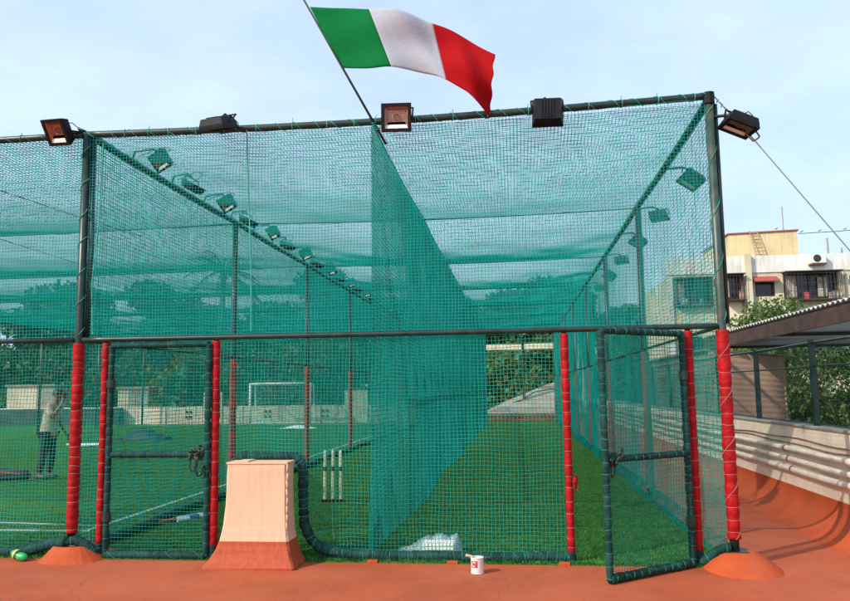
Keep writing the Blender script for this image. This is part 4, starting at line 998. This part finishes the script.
# ------------------------------------------------------------------ person
def skin(name,verts,edges,rad,m,parent,sub=2):
    me=bpy.data.meshes.new(name); me.from_pydata(verts,edges,[]); me.materials.append(m)
    o=bpy.data.objects.new(name,me); COL.objects.link(o); o.parent=parent
    s=o.modifiers.new('skin','SKIN'); s.use_smooth_shade=True
    lay=me.skin_vertices[0] if me.skin_vertices else None
    if lay is None:
        me.attributes; bpy.context.view_layer.objects.active=o; bpy.ops.mesh.customdata_skin_add(); lay=me.skin_vertices[0]
    for i,rr in enumerate(rad): lay.data[i].radius=(rr,rr) if not isinstance(rr,tuple) else rr
    lay.data[0].use_root=True
    ss=o.modifiers.new('sub','SUBSURF'); ss.levels=sub; ss.render_levels=sub
    return o
SKIN=mat('skin',(.22,.11,.07),.55); SHIRT=mat('khaki_shirt',(.38,.36,.25),.85,var=.15,scale=6,bump=.5,bscale=9); TROU=mat('dark_trousers',(.025,.032,.045),.85,var=.2,scale=5); HAIR=mat('black_hair',(.012,.010,.009),.5); SHOE=mat('shoe',(.05,.05,.055),.5)
pe=empty('person',(-8.86,13.75,.015),'person in loose khaki shirt and dark trousers standing with one hand raised to the face','person')
# facing +x, leaning slightly forward; height about 1.66
V=[(.0,0,.86),(.02,0,1.02),(.05,0,1.20),(.09,0,1.36),(.12,0,1.44),(.16,0,1.51),(.185,0,1.575),(.19,0,1.635),
   (.00,.09,.83),(.02,.11,.46),(-.03,.12,.09),(.10,.13,.035),(.0,-.09,.83),(-.02,-.11,.46),(-.08,-.12,.09),(.05,-.13,.035),
   (.085,.17,1.36),(.06,.22,1.10),(.19,.20,.90),(.26,.19,.83),
   (.085,-.17,1.36),(.21,-.24,1.16),(.33,-.13,1.40),(.335,-.10,1.475)]
E_=[(0,1),(1,2),(2,3),(3,4),(4,5),(5,6),(6,7),(0,8),(8,9),(9,10),(10,11),(0,12),(12,13),(13,14),(14,15),(3,16),(16,17),(17,18),(18,19),(3,20),(20,21),(21,22),(22,23)]
Rr=[(.12,.12),(.115,.115),(.12,.12),(.11,.11),.055,.062,.092,.07,.085,.058,.042,.035,.085,.058,.042,.035,.055,.042,.030,.028,.055,.042,.030,.028]
# hands: five fingers each
def hand(i,base,d,side,curl):
    global V,E_,Rr
    d=Vector(d).normalized(); side=Vector(side).normalized(); nrm=d.cross(side)
    k=len(V); palm=Vector(base)+d*.05; V.append(tuple(palm)); Rr.append(.026); E_.append((i,k))
    for f,(o_,L_) in enumerate(((-.028,.065),(-.010,.075),(.010,.072),(.027,.058))):
        a=palm+d*.02+side*o_; b=a+d*L_*.5+nrm*curl*.012; c=b+d*L_*.4+nrm*curl*.028; q=len(V)
        V+= [tuple(a),tuple(b),tuple(c)]; Rr.extend([.010,.009,.007]); E_.extend([(k,q),(q,q+1),(q+1,q+2)])
    a=Vector(base)+d*.025+side*.035; b=a+side*.022+d*.03; q=len(V); V+=[tuple(a),tuple(b)]; Rr.extend([.012,.009]); E_.extend([(k,q),(q,q+1)])
hand(19,(.26,.19,.83),(.55,.0,-.8),(0.8,0,.55),1)
hand(23,(.335,-.10,1.475),(-.25,.25,.9),(.3,.9,-.1),-1)
skin('body',V,E_,Rr,SKIN,pe)
# shirt: torso with long hanging hem and sleeves to the elbow
SV=[(.0,0,.74),(.01,0,.90),(.025,0,1.05),(.055,0,1.22),(.088,0,1.35),(.115,0,1.41),(.085,.16,1.355),(.068,.215,1.17),(.09,.222,1.05),(.085,-.16,1.355),(.17,-.235,1.22),(.235,-.235,1.20)]
SE=[(0,1),(1,2),(2,3),(3,4),(4,5),(4,6),(6,7),(7,8),(4,9),(9,10),(10,11)]
skin('shirt',SV,SE,[(.175,.17),(.17,.165),(.165,.16),(.155,.155),(.14,.15),.075,.085,.065,.060,.078,.065,.058],SHIRT,pe)
skin('trousers',[(.0,0,.86),(.0,.09,.80),(.02,.11,.46),(-.03,.12,.10),(.0,-.09,.80),(-.02,-.11,.46),(-.08,-.12,.10)],[(0,1),(1,2),(2,3),(0,4),(4,5),(5,6)],[.13,.105,.078,.062,.105,.078,.062],TROU,pe)
hr=MB(); 
Vh=[];Fh=[];n=14
for k in range(8):
    ph=math.pi*.5*k/7
    for j in range(n):
        th=2*math.pi*j/n; rr_=.105*math.cos(ph)
        Vh.append((.178+rr_*math.cos(th)*1.02-.012*(1-math.sin(ph)),rr_*.86*math.sin(th),1.60+.098*math.sin(ph)-(.035 if math.cos(th)<.2 and k==0 else 0)))
for k in range(7):
    for j in range(n): q=(j+1)%n; Fh.append((k*n+j,k*n+q,(k+1)*n+q,(k+1)*n+j))
hr.add(Vh,Fh).build('hair',HAIR,pe,smooth=True)
fc=MB(); fc.tube([(.262,0,1.60),(.285,0,1.565),(.272,0,1.55)],[.008,.015,.008],6)
for s_ in (-1,1): fc.tube([(.185,s_*.088,1.60),(.182,s_*.098,1.575),(.186,s_*.088,1.545)],[.01,.015,.008],6)
fc.build('nose_and_ears',SKIN,pe,smooth=True)
ey=MB()
for s_ in (-1,1): ey.tube([(.262,s_*.032-.010,1.592),(.268,s_*.032,1.592),(.262,s_*.032+.010,1.592)],.007,6)
ey.tube([(.258,-.02,1.522),(.266,0,1.520),(.258,.02,1.522)],.005,5)
ey.build('eyes_and_mouth',HAIR,pe)
for s_,x in ((1,.0),(-1,-.05)): MB().tube([(x-.09,s_*.125,.045),(x-.02,s_*.125,.055),(x+.08,s_*.128,.042),(x+.16,s_*.13,.03)],[.035,.045,.04,.022],10).build('shoe',SHOE,pe,smooth=True)
ph=MB().obox((.345,-.045,1.57),(1,.2,0),(0,1,0),(0.1,0,1),.008,.035,.07).build('mobile_phone',WIRE); ph.location=(-8.86,13.75,.015); tag(ph,'small dark phone held up to the face of the standing person','phone')

# ------------------------------------------------------------------ camera
f,yaw,pit,rol=761.4,.1162,.1166,-.0133
Fv=Vector((-math.sin(yaw)*math.cos(pit),math.cos(yaw)*math.cos(pit),math.sin(pit)))
Rv=Vector((math.cos(yaw),math.sin(yaw),0)); Uv=Rv.cross(Fv)
R2=Rv*math.cos(rol)+Uv*math.sin(rol); U2=-Rv*math.sin(rol)+Uv*math.cos(rol)
cd=bpy.data.cameras.new('Camera'); cam=bpy.data.objects.new('Camera',cd); COL.objects.link(cam)
cam.matrix_world=Matrix.Translation((0,0,1.6))@Matrix((R2,U2,-Fv)).transposed().to_4x4()
cd.sensor_width=36; cd.lens=36*f/850; cd.clip_end=3000; cd.clip_start=.05
scene.camera=cam
# ------------------------------------------------------------------ light
el=R(36); sd=Vector((.766,.643,0))    # shadow direction on the ground
sun=bpy.data.lights.new('Sun','SUN'); sun.energy=3.9; sun.angle=R(.5); sun.color=(1,.93,.82)
so=bpy.data.objects.new('Sun',sun); COL.objects.link(so)
tosun=Vector((-sd.x*math.cos(el),-sd.y*math.cos(el),math.sin(el)))
so.rotation_euler=tosun.to_track_quat('Z','Y').to_euler()
w=bpy.data.worlds.new('World'); scene.world=w; w.use_nodes=True
nt=w.node_tree; N=nt.nodes; L=nt.links; bg_=N['Background']
sky=N.new('ShaderNodeTexSky'); sky.sky_type='NISHITA'; sky.sun_disc=False; sky.sun_elevation=el
sky.sun_rotation=math.atan2(tosun.x,tosun.y); sky.air_density=1.0; sky.dust_density=3.5; sky.ozone_density=1.6
bg_.inputs['Strength'].default_value=.15
tc=N.new('ShaderNodeTexCoord'); mp=N.new('ShaderNodeMapping'); mp.inputs['Scale'].default_value=(1,1,2.6)
L.new(tc.outputs['Generated'],mp.inputs['Vector'])
nz=N.new('ShaderNodeTexNoise'); nz.inputs['Scale'].default_value=2.6; nz.inputs['Detail'].default_value=8; nz.inputs['Roughness'].default_value=.6
L.new(mp.outputs['Vector'],nz.inputs['Vector'])
mr=N.new('ShaderNodeMapRange'); mr.inputs['From Min'].default_value=.40; mr.inputs['From Max'].default_value=.88; mr.inputs['To Min'].default_value=.50; mr.inputs['To Max'].default_value=.78
L.new(nz.outputs['Fac'],mr.inputs['Value'])
mx=N.new('ShaderNodeMix'); mx.data_type='RGBA'; mx.inputs['B'].default_value=(6.9,8.75,10.7,1)
L.new(mr.outputs['Result'],mx.inputs['Factor']); L.new(sky.outputs[0],mx.inputs['A']); L.new(mx.outputs['Result'],bg_.inputs['Color'])
scene.view_settings.view_transform='Standard'; scene.view_settings.look='None'; scene.view_settings.gamma=1; scene.view_settings.exposure=0
scene.view_settings.use_curve_mapping=False
